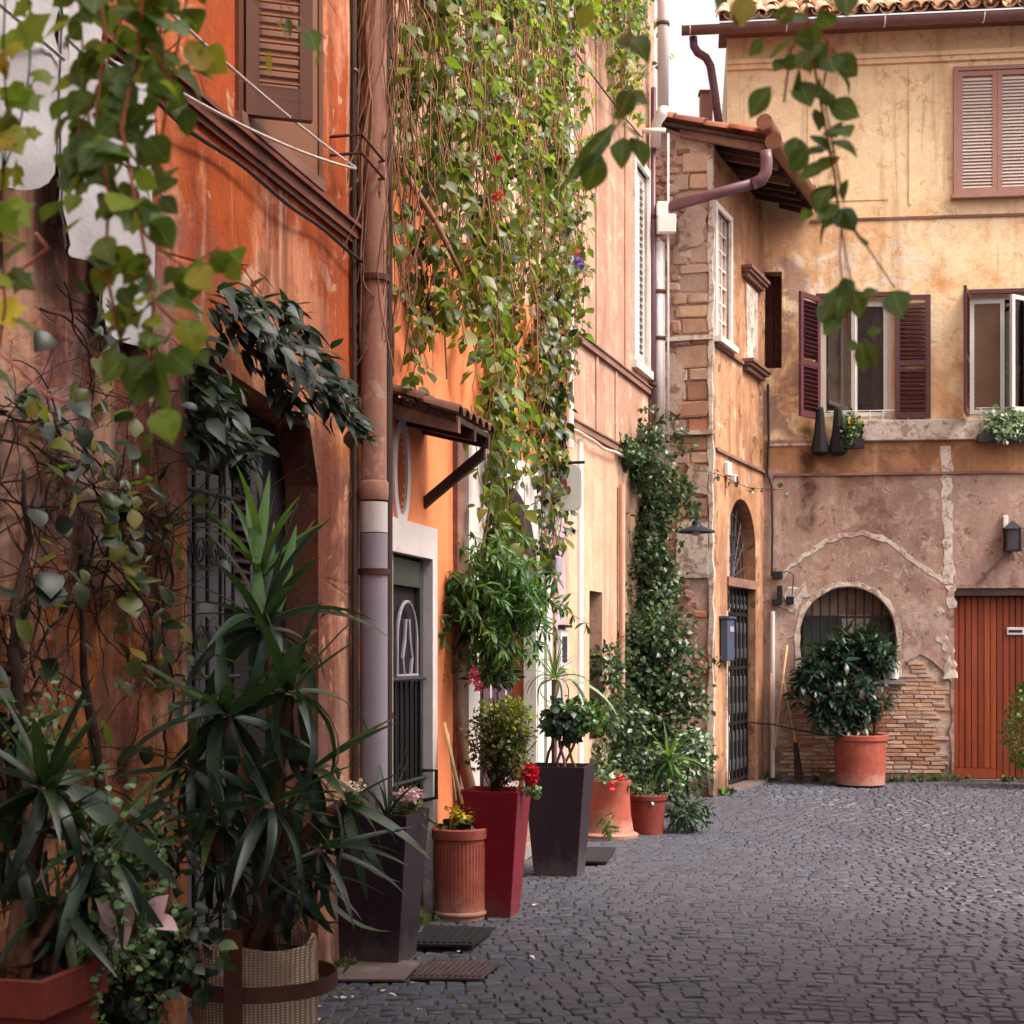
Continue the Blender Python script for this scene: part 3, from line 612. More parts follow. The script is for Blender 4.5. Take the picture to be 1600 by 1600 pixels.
# ------------------------------------------------------------------ louvred shutters, windows
def louvre(parent, frame, name, M0, wd, ht, mf, ms, nsl=24, rails=(), st=.07, th=.035, ang=.6, openback=False):
    """one shutter leaf; M0 places its lower left front corner (local x width, y thickness, z height) in the wall frame"""
    mb = MB()
    for x0, x1 in ((0, st), (wd-st, wd)): mb.box(x0, x1, 0, th, 0, ht)
    rl = [(0, st*1.3), (ht-st, ht)]+[(r-st*.5, r+st*.5) for r in rails]
    for a, b2 in rl: mb.box(st, wd-st, .002, th-.002, a, b2)
    me = to_mesh(name, mb.V, mb.F, mf); o = obj(name, me, parent, frame, M0); FR[o.name] = frame.M @ M0
    zs = sorted(rl); step = (ht-2*st)/nsl; sl = to_mesh('slat', *(lambda q: (q.V, q.F))(MB().box(-.5*(wd-2*st), .5*(wd-2*st), -max(.022, step*.62), max(.022, step*.62), -.0035, .0035)), ms)
    z = st*1.3+step*.6
    while z < ht-st-step*.3:
        if not any(a-step*.3 < z < b2+step*.3 for a, b2 in rl):
            s = bpy.data.objects.new('slat', sl); COL.objects.link(s); s.parent = o
            s.matrix_basis = Matrix.Translation((wd/2, th/2, z)) @ Matrix.Rotation(ang, 4, 'X')
        z += step
    return o
def child(name, mb, mat, part):
    me = to_mesh(name, mb.V, mb.F, mat); o = bpy.data.objects.new(name, me); COL.objects.link(o); o.parent = part; return o
def stone_tpl(b=.07):
    q = MB(); q.box(-.5, .5, -.5, .5, -.5, .5, bev=b); V = [(v[0]+R.uniform(-.05, .05), v[1]+R.uniform(-.05, .05), v[2]+R.uniform(-.05, .05)) for v in q.V]; return V, q.F
def stone_set(name, mat, n=5, b=.07): return [to_mesh(name, *stone_tpl(b), mat) for _ in range(n)]
def place(meshes, name, parent, frame, x, z, wd, ht, y, dp, rot=0.0):
    o = bpy.data.objects.new(name, R.choice(meshes)); COL.objects.link(o); o.parent = parent
    o.matrix_basis = FR[parent.name].inverted() @ frame.M @ Matrix.Translation((x, y, z)) @ Matrix.Rotation(rot, 4, 'Y') @ Matrix.Diagonal((wd, dp, ht, 1)); return o
# ================================================================== ORANGE HOUSE (nearest, left)
oh = thing('orange_house', 'rust orange plastered house with a louvred shutter and dark creeper-covered doorway', 'house', WA)
x_end = lx(8.42)
dx0, dx1 = WA.x(292), WA.x(498)
door_top = 2.62
hole = [(dx0, -.02), (dx1, -.02), (dx1, 2.35), (dx1-.12, 2.62), (dx0+.25, 2.72), (dx0, 2.6)]
wall('wall', M['orange'], oh, WA, rect(-3.5, x_end, -.3, 10), [(hole, .17)], 4)
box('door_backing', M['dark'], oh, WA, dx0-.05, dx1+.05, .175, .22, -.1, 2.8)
gd = box('door', M['greydoor'], oh, WA, dx0+.02, dx0+.62, .12, .165, 0, 2.3)
mb = MB()
for z0 in (.12, 1.2): mb.box(dx0+.10, dx0+.54, .10, .12, z0, z0+.9)
child('door_panel', mb, M['greydoor'], gd)
# iron grille with scrolls in front of the door
gr = MB(); [gr.tube([(dx0+.06+.13*i, .06, .1), (dx0+.06+.13*i, .06, 2.3)], .009, 6) for i in range(5)]
for z in (.15, .8, 1.45, 2.2): gr.tube([(dx0+.02, .06, z), (dx0+.64, .06, z)], .011, 6)
gp = gr.build('door_grille', M['iron'], oh, WA)
sc = MB()
for i in range(4):
    for z0 in (.95, 1.25, 1.6, 1.95):
        c = (dx0+.125+.13*i, z0); sc = MB(); sc.tube([(c[0]+.05*(1-t/26)*math.cos(t*.5), .06, c[1]+.07*(1-t/26)*math.sin(t*.5)) for t in range(22)], .005, 5); child('scroll', sc, M['scrolliron'], gp)
# louvred panel beside the door head
louvre(oh, WA, 'louvre_panel', Matrix.Translation((dx0+.64, .12, 1.75)), .34, .7, M['greydoor'], M['shutdark'], 12)
# string course with cable under it
zc = 3.68
sg = MB(); sg.box(-3.5, x_end-.33, -.035, .02, zc-.03, zc+.02); sg.box(-3.5, x_end-.33, -.055, .02, zc+.02, zc+.04); sg.box(-3.5, x_end-.33, -.02, .02, zc-.055, zc-.03)
sg.build('string_course', M['courseb'], oh, WA)
# upper window: its brown louvred shutter stands open towards the lane
hx = WA.x(374); ang = 0.0
for th_ in np.linspace(.3, 1.5, 60):
    e = WA.w(hx+.40*math.cos(th_), -.40*math.sin(th_), 4); 
    if CX+F*e.x/e.y < 484: ang = th_
    else: break
ang = 1.05; ln_ = .2
while True:
    e = WA.w(hx+ln_*math.cos(ang), -.03-ln_*math.sin(ang), 4)
    if CX+F*e.x/e.y > 486: break
    ln_ += .01
louvre(oh, WA, 'shutter', Matrix.Translation((hx, -.03, 3.80)) @ Matrix.Rotation(-ang, 4, 'Z'), ln_, 1.8, M['shutbrown'], M['slatbrown'], 30, rails=(.10,), st=.055, th=.045, ang=.75)
MB().box(hx-.05, hx+.95, -.035, .02, 3.75, 3.80).build('window_sill', M['oldwood'], oh, WA)
ub = MB(); ub.box(hx-.05, hx, -.02, .02, 3.8, 5.7); ub.box(hx+.9, hx+.95, -.02, .02, 3.8, 5.7); ub.build('window_frame', M['shutbrown'], oh, WA)
box('window_panel', M['slatbrown'], oh, WA, hx, hx+.9, -.012, .02, 3.8, 5.7)
# ------------------------------------------------------------------ white canvas flaps, clothes lines, bracket
aw = thing('canvas_awning', 'white canvas awning with rounded hanging flaps on the orange wall', 'awning', WA)
for i, (pa, pb, py0, py1, o_) in enumerate(((-60, 84, -60, 330, .16), (88, 160, -60, 425, .10), (150, 248, 120, 545, .05))):
    xa, xb = WA.x(pa, o_), WA.x(pb, o_); Ym = yA((pa+pb)/2); zt = H+(HY-py0)/F*Ym; zb = H+(HY-py1)/F*Ym
    w_ = xb-xa; rr = w_*.42; V = []; Fc = []; nx = 14; nz = 14
    for a in range(nx+1):
        t = a/nx; e = min(t, 1-t)*w_; low = zb+(rr-math.sqrt(max(0, rr*rr-(rr-min(e, rr))**2)))*(1 if i < 2 else .3)
        for b2 in range(nz+1):
            f = b2/nz; V.append((xa+t*w_, -o_-.02*math.sin(t*9+i)-.012*hsh(t*5, f*6), low+(zt-low)*f))
    for a in range(nx):
        for b2 in range(nz): k = a*(nz+1)+b2; Fc.append((k, k+1, k+nz+2, k+nz+1))
    n0 = len(V); V += [(x, y+.012, z) for x, y, z in V]; Fc += [tuple(q+n0 for q in reversed(f)) for f in list(Fc)]
    fl = MB().add(V, Fc).build('flap', M['canvas'], aw, WA, smooth=True, fix=False)
    sm_ = MB(); zq = zb+(zt-zb)*.62; sm_.tube([(xa+w_*t/8, -o_-.035, zq-.03*t/8) for t in range(9)], .006, 5); s_ = child('seam', sm_, M['canvas'], fl)
    s_.matrix_basis = Matrix.Identity(4)
tube('awning_pole', M['darkbrown'], aw, WA, [(WA.x(86, .06), -.06, 2.9), (WA.x(86, .06), -.06, 4.2)], .014)
for a, b2, lab, s_ in (((268, 22), (556, 262), 'upper pale clothes line sloping across the orange wall', .02), ((270, 138), (556, 264), 'lower pale clothes line sloping across the orange wall', .03)):
    ya, yb = yA(a[0])-.75, yA(b2[0])-.2
    A, B = P(*a, ya), P(*b2, yb); t_ = thing('clothes_line', lab, 'clothes line', loc=B)
    world_tube(t_, 'line', M['wire'], sag(A, B, s_), .006, 6)
br = thing('clothes_line_bracket', 'rusty iron bracket holding the clothes lines beside the pipe', 'bracket', WA)
bx = WA.x(548); mb = MB()
for z in (3.98, 4.07): mb.tube([(bx-.3, 0, z), (bx-.3, -.16, z), (bx+.05, -.16, z-.02), (bx+.05, 0, z-.02)], .008, 6)
mb.build('arm', M['rust'], br, WA)
cb = thing('wall_cable', 'dark cable clipped along below the brown string course', 'cable', WA)
pts = [(x, -.045-.01*math.sin(x*5), zc-.13+.014*math.sin(x*6)) for x in np.linspace(-1, x_end-.35, 40)]
tube('cable', M['cable'], cb, WA, pts, .009, 6)
# ------------------------------------------------------------------ the big clay drain pipe and the thin brown one
dp = thing('drainpipe', 'fat clay drainpipe with a pale lower end between the two orange houses', 'drainpipe', WA)
pxm = WA.x(584, .09); rp = .066
tube('pipe', M['claypipe'], dp, WA, [(pxm, -.09, 2.36), (pxm, -.09, 10)], rp, 20)
MB().lathe([(rp+.006, 2.33), (rp+.01, 2.35), (rp+.01, 2.42), (rp+.003, 2.43)], 20, (pxm, -.09, 0)).build('collar', M['claypipe'], dp, WA, smooth=True)
tube('lower_pipe', M['pipelilac'], dp, WA, [(pxm, -.09, 0), (pxm, -.09, 2.16)], rp+.005, 20)
tube('upper_sleeve', M['surround'], dp, WA, [(pxm, -.09, 2.165), (pxm, -.09, 2.32)], rp+.005, 20)
for z in (3.45, 5.1, 1.95): MB().lathe([(rp+.004, z), (rp+.016, z), (rp+.016, z+.03), (rp+.004, z+.03)], 20, (pxm, -.09, 0)).build('clamp', M['rust'], dp, WA)
d2 = thing('drainpipe', 'thin dark brown pipe running down right beside the fat clay pipe', 'drainpipe', WA)
px2 = WA.x(603, .03); tube('pipe', M['darkbrown'], d2, WA, [(px2, -.035, 0), (px2, -.035, 10)], .032, 12)
for z in (1.2, 3.2): tube('clamp', M['rust'], d2, WA, [(px2, -.035, z), (px2, -.035, z+.03)], .038, 12)
d3 = thing('drainpipe', 'slim dark pipe with pale clips on the orange wall left of the clay pipe', 'drainpipe', WA)
px3 = WA.x(553, .02); tube('pipe', M['darkbrown'], d3, WA, [(px3, -.02, 0), (px3, -.02, 10)], .014, 8)
for z in (4.5, 4.9, 5.3): tube('clip', M['wire'], d3, WA, [(px3-.02, -.035, z), (px3+.03, -.035, z)], .006, 6)

# ================================================================== SHOP HOUSE (second, bright orange)
sh = thing('shop_house', 'bright orange house with a canopied door and a white arched shop window', 'house', WA)
xs0 = x_end+.002; xs1 = lx(13.19)
gx0, gx1 = WA.x(606), WA.x(661)                     # door
ax0, ax1 = WA.x(737), WA.x(832)                     # arched shop window
ov = [(WA.x(624)+.10*math.cos(a), 2.56+.24*math.sin(a)) for a in np.linspace(0, 2*math.pi, 25)[:-1]]
arch = archpoly(ax0, ax1, .12, 2.05, .72, 18)
ex0, ex1 = WA.x(836), WA.x(862)
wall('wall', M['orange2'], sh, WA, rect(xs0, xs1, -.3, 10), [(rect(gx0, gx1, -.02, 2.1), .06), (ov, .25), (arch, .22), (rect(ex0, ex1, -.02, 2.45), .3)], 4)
# oval window with a pale surround
def ring(name, mat, parent, frame, cx, cz, ra, rb, wa, wb, y0=-.02):
    n = 28; o = [(cx+(ra+wa)*math.cos(2*math.pi*i/n), cz+(rb+wb)*math.sin(2*math.pi*i/n)) for i in range(n)]; q = [(cx+ra*math.cos(2*math.pi*i/n), cz+rb*math.sin(2*math.pi*i/n)) for i in range(n)]
    V = [(x, y0, z) for x, z in o]+[(x, y0, z) for x, z in q]+[(x, .01, z) for x, z in o]+[(x, .01, z) for x, z in q]; Fc = []
    for i in range(n): j = (i+1) % n; Fc += [(i, j, n+j, n+i), (i, 2*n+i, 2*n+j, j), (n+i, n+j, 3*n+j, 3*n+i)]
    return MB().add(V, Fc).build(name, mat, parent, frame)
ow = ring('oval_window_surround', M['surround'], sh, WA, WA.x(624), 2.56, .10, .24, .055, .075)
p_ = MB(); p_.add([(x, .2, z) for x, z in ov], [tuple(range(len(ov)))]); child('pane', p_, M['dark'], ow)
# door: white frame, dark green leaf with an iron grille and an arch
fr = MB(); fr.box(gx0-.12, gx1+.10, -.06, .05, 2.1, 2.285); fr.box(gx1, gx1+.10, -.06, .05, 0, 2.1); fr.box(gx0-.1, gx0, -.03, .05, 0, 2.1)
fr.build('door_frame', M['surround'], sh, WA)
dr = MB(); wd = gx1-gx0
dr.box(gx0, gx1, .045, .075, 0, 2.1); dr.box(gx0, gx0+.06, .0, .045, 0, 2.1); dr.box(gx1-.06, gx1, .0, .045, 0, 2.1); dr.box(gx0+.06, gx1-.06, .002, .045, 1.93, 2.08); dr.box(gx0+.06, gx1-.06, .002, .045, 0, .75)
do = dr.build('door', M['greendoor'], sh, WA)
child('pane', MB().box(gx0+.07, gx1-.07, .034, .040, .75, 1.93), M['dark'], do)
cxd = (gx0+gx1)/2; aa = .19
am = MB(); am.tube([(cxd-aa, -.005, 1.42)]+[(cxd-aa*math.cos(math.pi*i/14), -.005, 1.62+.22*math.sin(math.pi*i/14)) for i in range(15)]+[(cxd+aa, -.005, 1.42)], .011, 6)
am.tube([(cxd-aa-.02, -.005, 1.42), (cxd+aa+.02, -.005, 1.42)], .011, 6)
for s_ in (-1, 1): am.tube([(cxd+s_*.06, -.005, 1.42), (cxd+s_*.09, -.005, 1.52), (cxd+s_*.05, -.005, 1.62), (cxd+s_*.03, -.005, 1.74)], .012, 6)
child('arch_ornament', am, M['pipelilac'], do)
for i in range(6): x = gx0+.1+(wd-.2)*i/5; child('bar', MB().tube([(x, -.01, .1), (x, -.01, 1.4)], .009, 6), M['iron'], do)
rl = MB(); [rl.tube([(gx0+.02, -.015, z), (gx1-.02, -.015, z)], .012, 6) for z in (1.4, .82, .4)]; child('rail', rl, M['scrolliron'], do)
child('handle', MB().tube([(gx1-.03, .01, .86), (gx1-.03, -.09, .86), (gx1-.03, -.09, .70), (gx1-.03, .01, .68)], .012, 8), M['iron'], do)
# tiled canopy on struts over the door
cy = thing('door_canopy', 'small canopy of old boards and clay tiles over the green door', 'canopy', WA)
c0, c1 = WA.x(609, .02), WA.x(668, .02); zh, zl, out = 2.93, 2.80, .40
def cpt(x, t, dz=0): return Vector((x, -out*t, zh+(zl-zh)*t+dz))
n_b = 5
for i in range(n_b):
    t0, t1 = i/n_b+.01, (i+1)/n_b-.01; mb = MB(); q = [cpt(c0, t0), cpt(c1, t0), cpt(c1, t1), cpt(c0, t1)]; mb.add([v for v in q]+[v+Vector((0, 0, .03)) for v in q], [(0, 1, 2, 3), (7, 6, 5, 4), (0, 4, 5, 1), (1, 5, 6, 2), (2, 6, 7, 3), (3, 7, 4, 0)]); mb.build('board', M['darkbrown'], cy, WA)
for i, x in enumerate((c0+.02, (c0+c1)/2, c1-.04)):
    mb = MB(); q0, q1 = cpt(x, 0, -.09), cpt(x, 1, -.06); mb.add([(v.x+dx, v.y, v.z+dz) for v in (q0, q1) for dx in (0, .05) for dz in (0, .085)], [(0, 1, 3, 2), (4, 6, 7, 5), (0, 4, 5, 1), (2, 3, 7, 6), (0, 2, 6, 4), (1, 5, 7, 3)]); mb.build('rafter', M['oldwood'] if i == 0 else M['darkbrown'], cy, WA)
nt_ = 6
for i in range(nt_):
    x = c0+.02+(c1-c0-.02)*(i)/(nt_-1)
    for k in range(2):
        t0, t1 = k*.48-.02, k*.48+.56; V = []; Fc = []
        for t, rr in ((t0, .052), (t1, .064)):
            c = cpt(x, t, .045+.012*(1-k))
            for a in range(7): an = math.pi*a/6; V.append((c.x+rr*math.cos(an), c.y, c.z+rr*math.sin(an)*.8)); 
            for a in range(7): an = math.pi*a/6; V.append((c.x+(rr-.012)*math.cos(an), c.y, c.z+(rr-.012)*math.sin(an)*.8))
        for a in range(6): Fc += [(a, a+1, a+15, a+14), (a+7, a+21, a+22, a+8), (a+14, a+15, a+22, a+21), (a, a+7, a+8, a+1)]
        MB().add(V, Fc).build('tile', M['oldtile'], cy, WA, smooth=True)
mb = MB(); a_, b_ = Vector((c1-.02, .0, 2.47)), cpt(c1-.02, .92, -.05); d_ = Vector((0, 0, .07)); w_ = Vector((.05, 0, 0))
mb.add([a_, a_+w_, a_+w_-d_, a_-d_, b_, b_+w_, b_+w_-d_, b_-d_], [(0, 1, 2, 3), (7, 6, 5, 4), (0, 4, 5, 1), (1, 5, 6, 2), (2, 6, 7, 3), (3, 7, 4, 0)]); mb.build('strut', M['darkbrown'], cy, WA)
# brown pilaster strip and white arched surround with the shop window
box('pilaster', M['oldwood'], sh, WA, WA.x(708), WA.x(719), -.03, .02, 0, 2.9)
so0, so1 = WA.x(721), WA.x(836); outer = rect(so0, so1-.0, 0, 3.02)
V, E = [], []
def surround(name, mat, parent, frame, outer, inner, y0, y1):
    """flat frame: outer polygon minus inner, with thickness"""
    V = [Vector(p) for p in outer]+[Vector(p) for p in inner]; no, ni = len(outer), len(inner)
    E = [(i, (i+1) % no) for i in range(no)]+[(no+i, no+(i+1) % ni) for i in range(ni)]
    ov_, _, of_, *_ = delaunay_2d_cdt(V, E, [], 0, 1e-5); mb = MB()
    fs = [tuple(f) for f in of_ if (lambda c: inpoly(*c, outer) and not inpoly(*c, inner))((sum(ov_[i].x for i in f)/3, sum(ov_[i].y for i in f)/3))]
    mb.add([(p.x, y0, p.y) for p in ov_], fs)
    for q in (outer, inner): n = len(q); mb.add([(x, y0, z) for x, z in q]+[(x, y1, z) for x, z in q], [(i, (i+1) % n, (i+1) % n+n, i+n) for i in range(n)])
    me = to_mesh(name, mb.V, mb.F, mat); bm = bmesh.new(); bm.from_mesh(me); bmesh.ops.remove_doubles(bm, verts=bm.verts, dist=1e-5); bmesh.ops.recalc_face_normals(bm, faces=bm.faces); bm.to_mesh(me); bm.free()
    return obj(name, me, parent, frame)
surround('window_surround', M['surround'], sh, WA, [(so0, .0), (so1, .0), (so1, 2.98), (so0, 2.98)], archpoly(ax0+.02, ax1-.02, .10, 2.05, .70, 18), -.05, .03)
wn = MB(); 
for k in range(1, 4): x = ax0+(ax1-ax0)*k/4; wn.box(x-.03, x+.03, .10, .15, .12, 2.6)
wn.box(ax0, ax1, .102, .148, 2.0, 2.07); wn.box(ax0, ax1, .102, .148, .12, .55)
wo = wn.build('shop_window', M['mauve'], sh, WA); child('pane', MB().box(ax0-.02, ax1+.02, .16, .17, .1, 2.8), M['glassmauve'], wo)
# shop door with two tall white posts
for a, b2, o_ in ((836, 848, .03), (853, 861, .02)): box('door_post', M['white2'], sh, WA, WA.x(a, o_), WA.x(b2, o_), -o_-.01, .06, 0, 2.72)
box('shop_door', M['darkbrown'], sh, WA, ex0, ex1, .2, .24, 0, 2.45)
mp = MB(); mp.box(WA.x(864), xs1-.01, -.02, .02, 0, 2.95); mp.build('painted_panel', M['mauve'], sh, WA)
pi = thing('drainpipe', 'slim white pipe down the corner of the peach house behind the creeper', 'drainpipe', WA)
tube('pipe', M['pipegrey'], pi, WA, [(xs1-.06, -.06, 3.3), (xs1-.06, -.06, 10)], .04, 12)
# projecting sign with a clover mark, planter shelf, notice box
sgn = thing('hanging_sign', 'white rounded sign with a rust red clover mark half hidden by creeper', 'sign', WA)
sx, sz = WA.x(843), 2.86
c_ = Matrix.Translation((sx, 0, 0)); q = []; W_, Hh, r_ = .32, .36, .07
for cx_, cz_, a0 in ((-.02-r_, sz+Hh/2-r_, 0), (-.02-W_+r_, sz+Hh/2-r_, 90), (-.02-W_+r_, sz-Hh/2+r_, 180), (-.02-r_, sz-Hh/2+r_, 270)):
    for a in range(0, 91, 18): t = math.radians(a0+a); q.append((cx_+r_*math.cos(t), cz_+r_*math.sin(t)))
n = len(q); V = [(sx, y, z) for y, z in q]+[(sx+.05, y, z) for y, z in q]
bd = MB().add(V, [tuple(range(n)), tuple(range(2*n-1, n-1, -1))]+[(i, i+n, (i+1) % n+n, (i+1) % n) for i in range(n)]).build('board', M['white2'], sgn, WA)
cl = MB()
for cy_, cz_, ra in ((-.13, sz+.045, .042), (-.20, sz+.03, .042), (-.165, sz+.0, .035), (-.235, sz-.02, .034), (-.11, sz-.03, .03)):
    V = [(sx-.006, cy_+ra*.62*math.cos(t), cz_+ra*math.sin(t)) for t in np.linspace(0, 2*math.pi, 13)[:-1]]; V2 = [(sx+.0005, y, z) for _, y, z in V]; k = len(V)
    cl.add(V+V2, [tuple(range(k))]+[(i, i+k, (i+1) % k+k, (i+1) % k) for i in range(k)])
cl.tube([(sx-.004, -.17, sz+.02), (sx-.004, -.16, sz-.06), (sx-.004, -.13, sz-.09)], .008, 5); child('clover_mark', cl, M['rosso'], bd)
tube('bracket', M['iron'], sgn, WA, [(sx+.025, .0, sz+.2), (sx+.025, -.36, sz+.2)], .012, 8)
lb = thing('lantern_box', 'small grey box lamp on the mauve panel below the white sign', 'wall lamp', WA)
MB().box(sx-.06, sx+.14, -.16, -.02, 2.18, 2.32, bev=.012).build('housing', M['pipelilac'], lb, WA); box('diffuser', M['dark'], lb, WA, sx-.045, sx+.125, -.15, -.03, 2.17, 2.178)
nb = thing('notice_frame', 'small framed notice on the mauve panel beside the white door posts', 'notice', WA)
nx = WA.x(869); MB().box(nx-.02, nx+.30, -.045, -.02, 1.42, 1.74).build('frame', M['surround'], nb, WA); box('sheet', M['glassmauve'], nb, WA, nx+.03, nx+.24, -.05, -.046, 1.47, 1.69); box('hood', M['iron'], nb, WA, nx-.03, nx+.31, -.08, -.02, 1.765, 1.785)

# ================================================================== PEACH HOUSE
ph = thing('peach_house', 'tall stained peach plastered house with a narrow shuttered window', 'house', WP)
pw = WP.x(1021)+.05
wx0, wx1 = WP.x(991), WP.x(1011)
nx0, nx1 = WP.x(921), WP.x(941)
wall('wall', M['peach'], ph, WP, rect(.012, pw, -.3, 10), [(rect(wx0, wx1, 4.62, 6.62), .2), (rect(nx0, nx1, .75, 2.12), .25)], 4)
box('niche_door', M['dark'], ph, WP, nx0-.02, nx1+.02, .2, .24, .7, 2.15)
fr = MB(); fr.box(wx0-.09, wx0, -.03, .03, 4.55, 6.7); fr.box(wx1, wx1+.09, -.03, .03, 4.55, 6.7); fr.box(wx0, wx1, -.028, .03, 6.62, 6.7); fr.box(wx0-.12, wx1+.12, -.06, .03, 4.47, 4.55); fr.build('window_frame', M['white'], ph, WP)
hw = (wx1-wx0)/2
for k in range(2): louvre(ph, WP, 'shutter', Matrix.Translation((wx0+k*hw, .03, 4.62)), hw, 2.0, M['white'], M['white'], 26)
for z, lab in ((4.34, 1), (3.55, 2)):
    mb = MB(); mb.box(.012, pw, -.035, .02, z-.03, z+.03); mb.box(.012, pw, -.05, .02, z+.03, z+.045); mb.build('string_course', M['oldwood'], ph, WP)
box('corner_strip', M['white2'], ph, WP, WP.x(902.5), WP.x(908), -.02, .02, 0, 3.45)
for px, z0, z1 in ((966, 0, 3.5), (930, 3.6, 9.9), (960, 3.6, 4.3), (975, 4.4, 9.9)): box('render_strip', M['peach'], ph, WP, WP.x(px), WP.x(px+3), -.014, .02, z0, z1)
pc = thing('wall_cable', 'grey bundle of cables under the lower ledge of the peach house', 'cable', WP)
tube('cable', M['wire'], pc, WP, [(x, -.06-.008*math.sin(x*9), 3.47+.014*math.sin(x*4)) for x in np.linspace(.05, pw-.2, 24)], .014, 6)
pq = thing('drainpipe', 'slim peach painted pipe at the foot of the peach wall by the climber', 'drainpipe', WP)
tube('pipe', M['peach'], pq, WP, [(WP.x(972, .05), -.05, 0), (WP.x(972, .05), -.05, 3.2)], .03, 10)
# pipes in the corner between the peach and the stone house
def vpipe(label, px, Y, z0, z1, r, mat, clips=(), lower=None):
    x = (px-CX)/F*Y; t_ = thing('drainpipe', label, 'drainpipe', loc=(x, Y, z0))
    world_tube(t_, 'pipe', mat, [(x, Y, z0), (x, Y, z1)], r, 14)
    for z in clips: world_tube(t_, 'clamp', M['rust'], [(x, Y, z), (x, Y, z+.04)], r+.01, 14)
    return t_
v1 = vpipe('slim plum brown pipe in the corner beside the white pipe', 1021, 16.45, 3.4, 7.6, .028, M['pipepurple'], (4.4, 6.2))
v2 = vpipe('white downpipe with clay joints in the corner of the stone house', 1031, 16.48, 3.6, 5.95, .055, M['pipegrey'], (4.0, 4.9, 5.4))
v3 = vpipe('pale stout pipe rising against the sky above the stone roof', 1036, 16.3, 7.35, 9.6, .06, M['pipegrey'], (8.2,))
world_tube(v3, 'bend', M['pipegrey'], [P(1036, 166, 16.3), P(1034, 180, 16.3), P(1026, 192, 16.35), P(1024, 230, 16.4)], .055, 12)
world_tube(v3, 'white_strap', M['white2'], [P(1000, 204, 16.2), P(1040, 204, 16.2)], .028, 8)
v4 = vpipe('thin grey conduit on the stone gable beside the white downpipe', 1044, 16.42, 3.4, 7.1, .012, M['pipegrey'])
jb = thing('junction_box', 'white electrical junction box at the left edge of the stone gable', 'junction box', loc=P(1041, 352, 16.4))
c = P(1041, 351, 16.4); MB().box(c.x-.10, c.x+.10, c.y-.07, c.y+.03, c.z-.10, c.z+.10, bev=.012).build('housing', M['white2'], jb, WORLD); c = P(1036, 328, 16.42); MB().box(c.x-.07, c.x+.05, c.y-.05, c.y+.03, c.z-.07, c.z+.08, bev=.01).build('upper_box', M['white'], jb, WORLD)
# ================================================================== STONE HOUSE
st = thing('stone_house', 'narrow rubble stone house with tiled eaves and an arched iron gate', 'house', WK)
LK = .668
wall('gable_wall', M['mortar'], st, WK, [(-.1, -.3), (LK, -.3), (LK, 7.02), (-.1, 7.36)], (), 1.2, .12, .016)
qs = stone_set('quoin', M['stone'], 10, .09); rs = stone_set('rubble_stone', M['rubble'], 10, .2)
z = 3.0; zlist = []
while z < 6.85:
    hgt = R.uniform(.09, .25)
    if 2.35 < z < 2.95: zlist.append((z, hgt)); z += hgt; continue
    two = R.random() < .6; x0 = R.uniform(.24, .32) if not two else .22; x1 = LK-.045
    if two:
        xm = R.uniform(.36, .46); place(qs, 'quoin', st, WK, (x0+xm)/2, z+hgt/2, xm-x0-.02, hgt-.025, R.uniform(.012, .034), .09, R.gauss(0, .03)); place(qs, 'quoin', st, WK, (xm+x1)/2, z+hgt/2, x1-xm-.02, hgt-.025, R.uniform(.012, .034), .09, R.gauss(0, .03))
    else: place(qs, 'quoin', st, WK, (x0+x1)/2, z+hgt/2, x1-x0-.01, hgt-.022, R.uniform(.012, .034), .09, R.gauss(0, .025))
    z += hgt
z = .04
while z < 7.0:
    hgt = R.uniform(.06, .16); x = -.05
    while x < (R.uniform(.2, .3) if z > 2.95 else .58):
        wd = R.uniform(.08, .2)
        if R.random() < (.8 if z > 2.95 else .22): place(rs, 'rubble_stone', st, WK, x+wd/2, z+hgt/2, wd-.02, hgt-.02, R.uniform(.01, .03), .08, R.gauss(0, .15))
        x += wd
    z += hgt
ribbon('pale_edge', M['limeband'], st, WK, [(LK-.028, zz) for zz in np.arange(.02, 6.9, .16)], .065, -.03, .5)
pp = [(.26, 2.36), (LK-.06, 2.36), (LK-.06, 2.96), (.28, 2.96)]; MB().prism(pp, -.045, .02).build('plaster_patch', M['limeband'], st, WK)
for q in ([(.3, 5.9), (.55, 5.95), (.6, 6.3), (.42, 6.45), (.28, 6.2)], [(.1, 4.2), (.3, 4.1), (.36, 4.6), (.22, 4.8), (.08, 4.6)], [(.35, 3.3), (.6, 3.25), (.62, 3.55), (.4, 3.6)]): MB().prism([(x+R.gauss(0, .01), z+R.gauss(0, .01)) for x, z in fine(q+[q[0]], .06)[:-1]], -.035, .02).build('plaster_patch', M['mortar'], st, WK)
for z in (4.92, 3.9): mb = MB().box(-.05, LK+.0, -.06, .02, z, z+.045); mb.build('ledge', M['limeband'], st, WK)
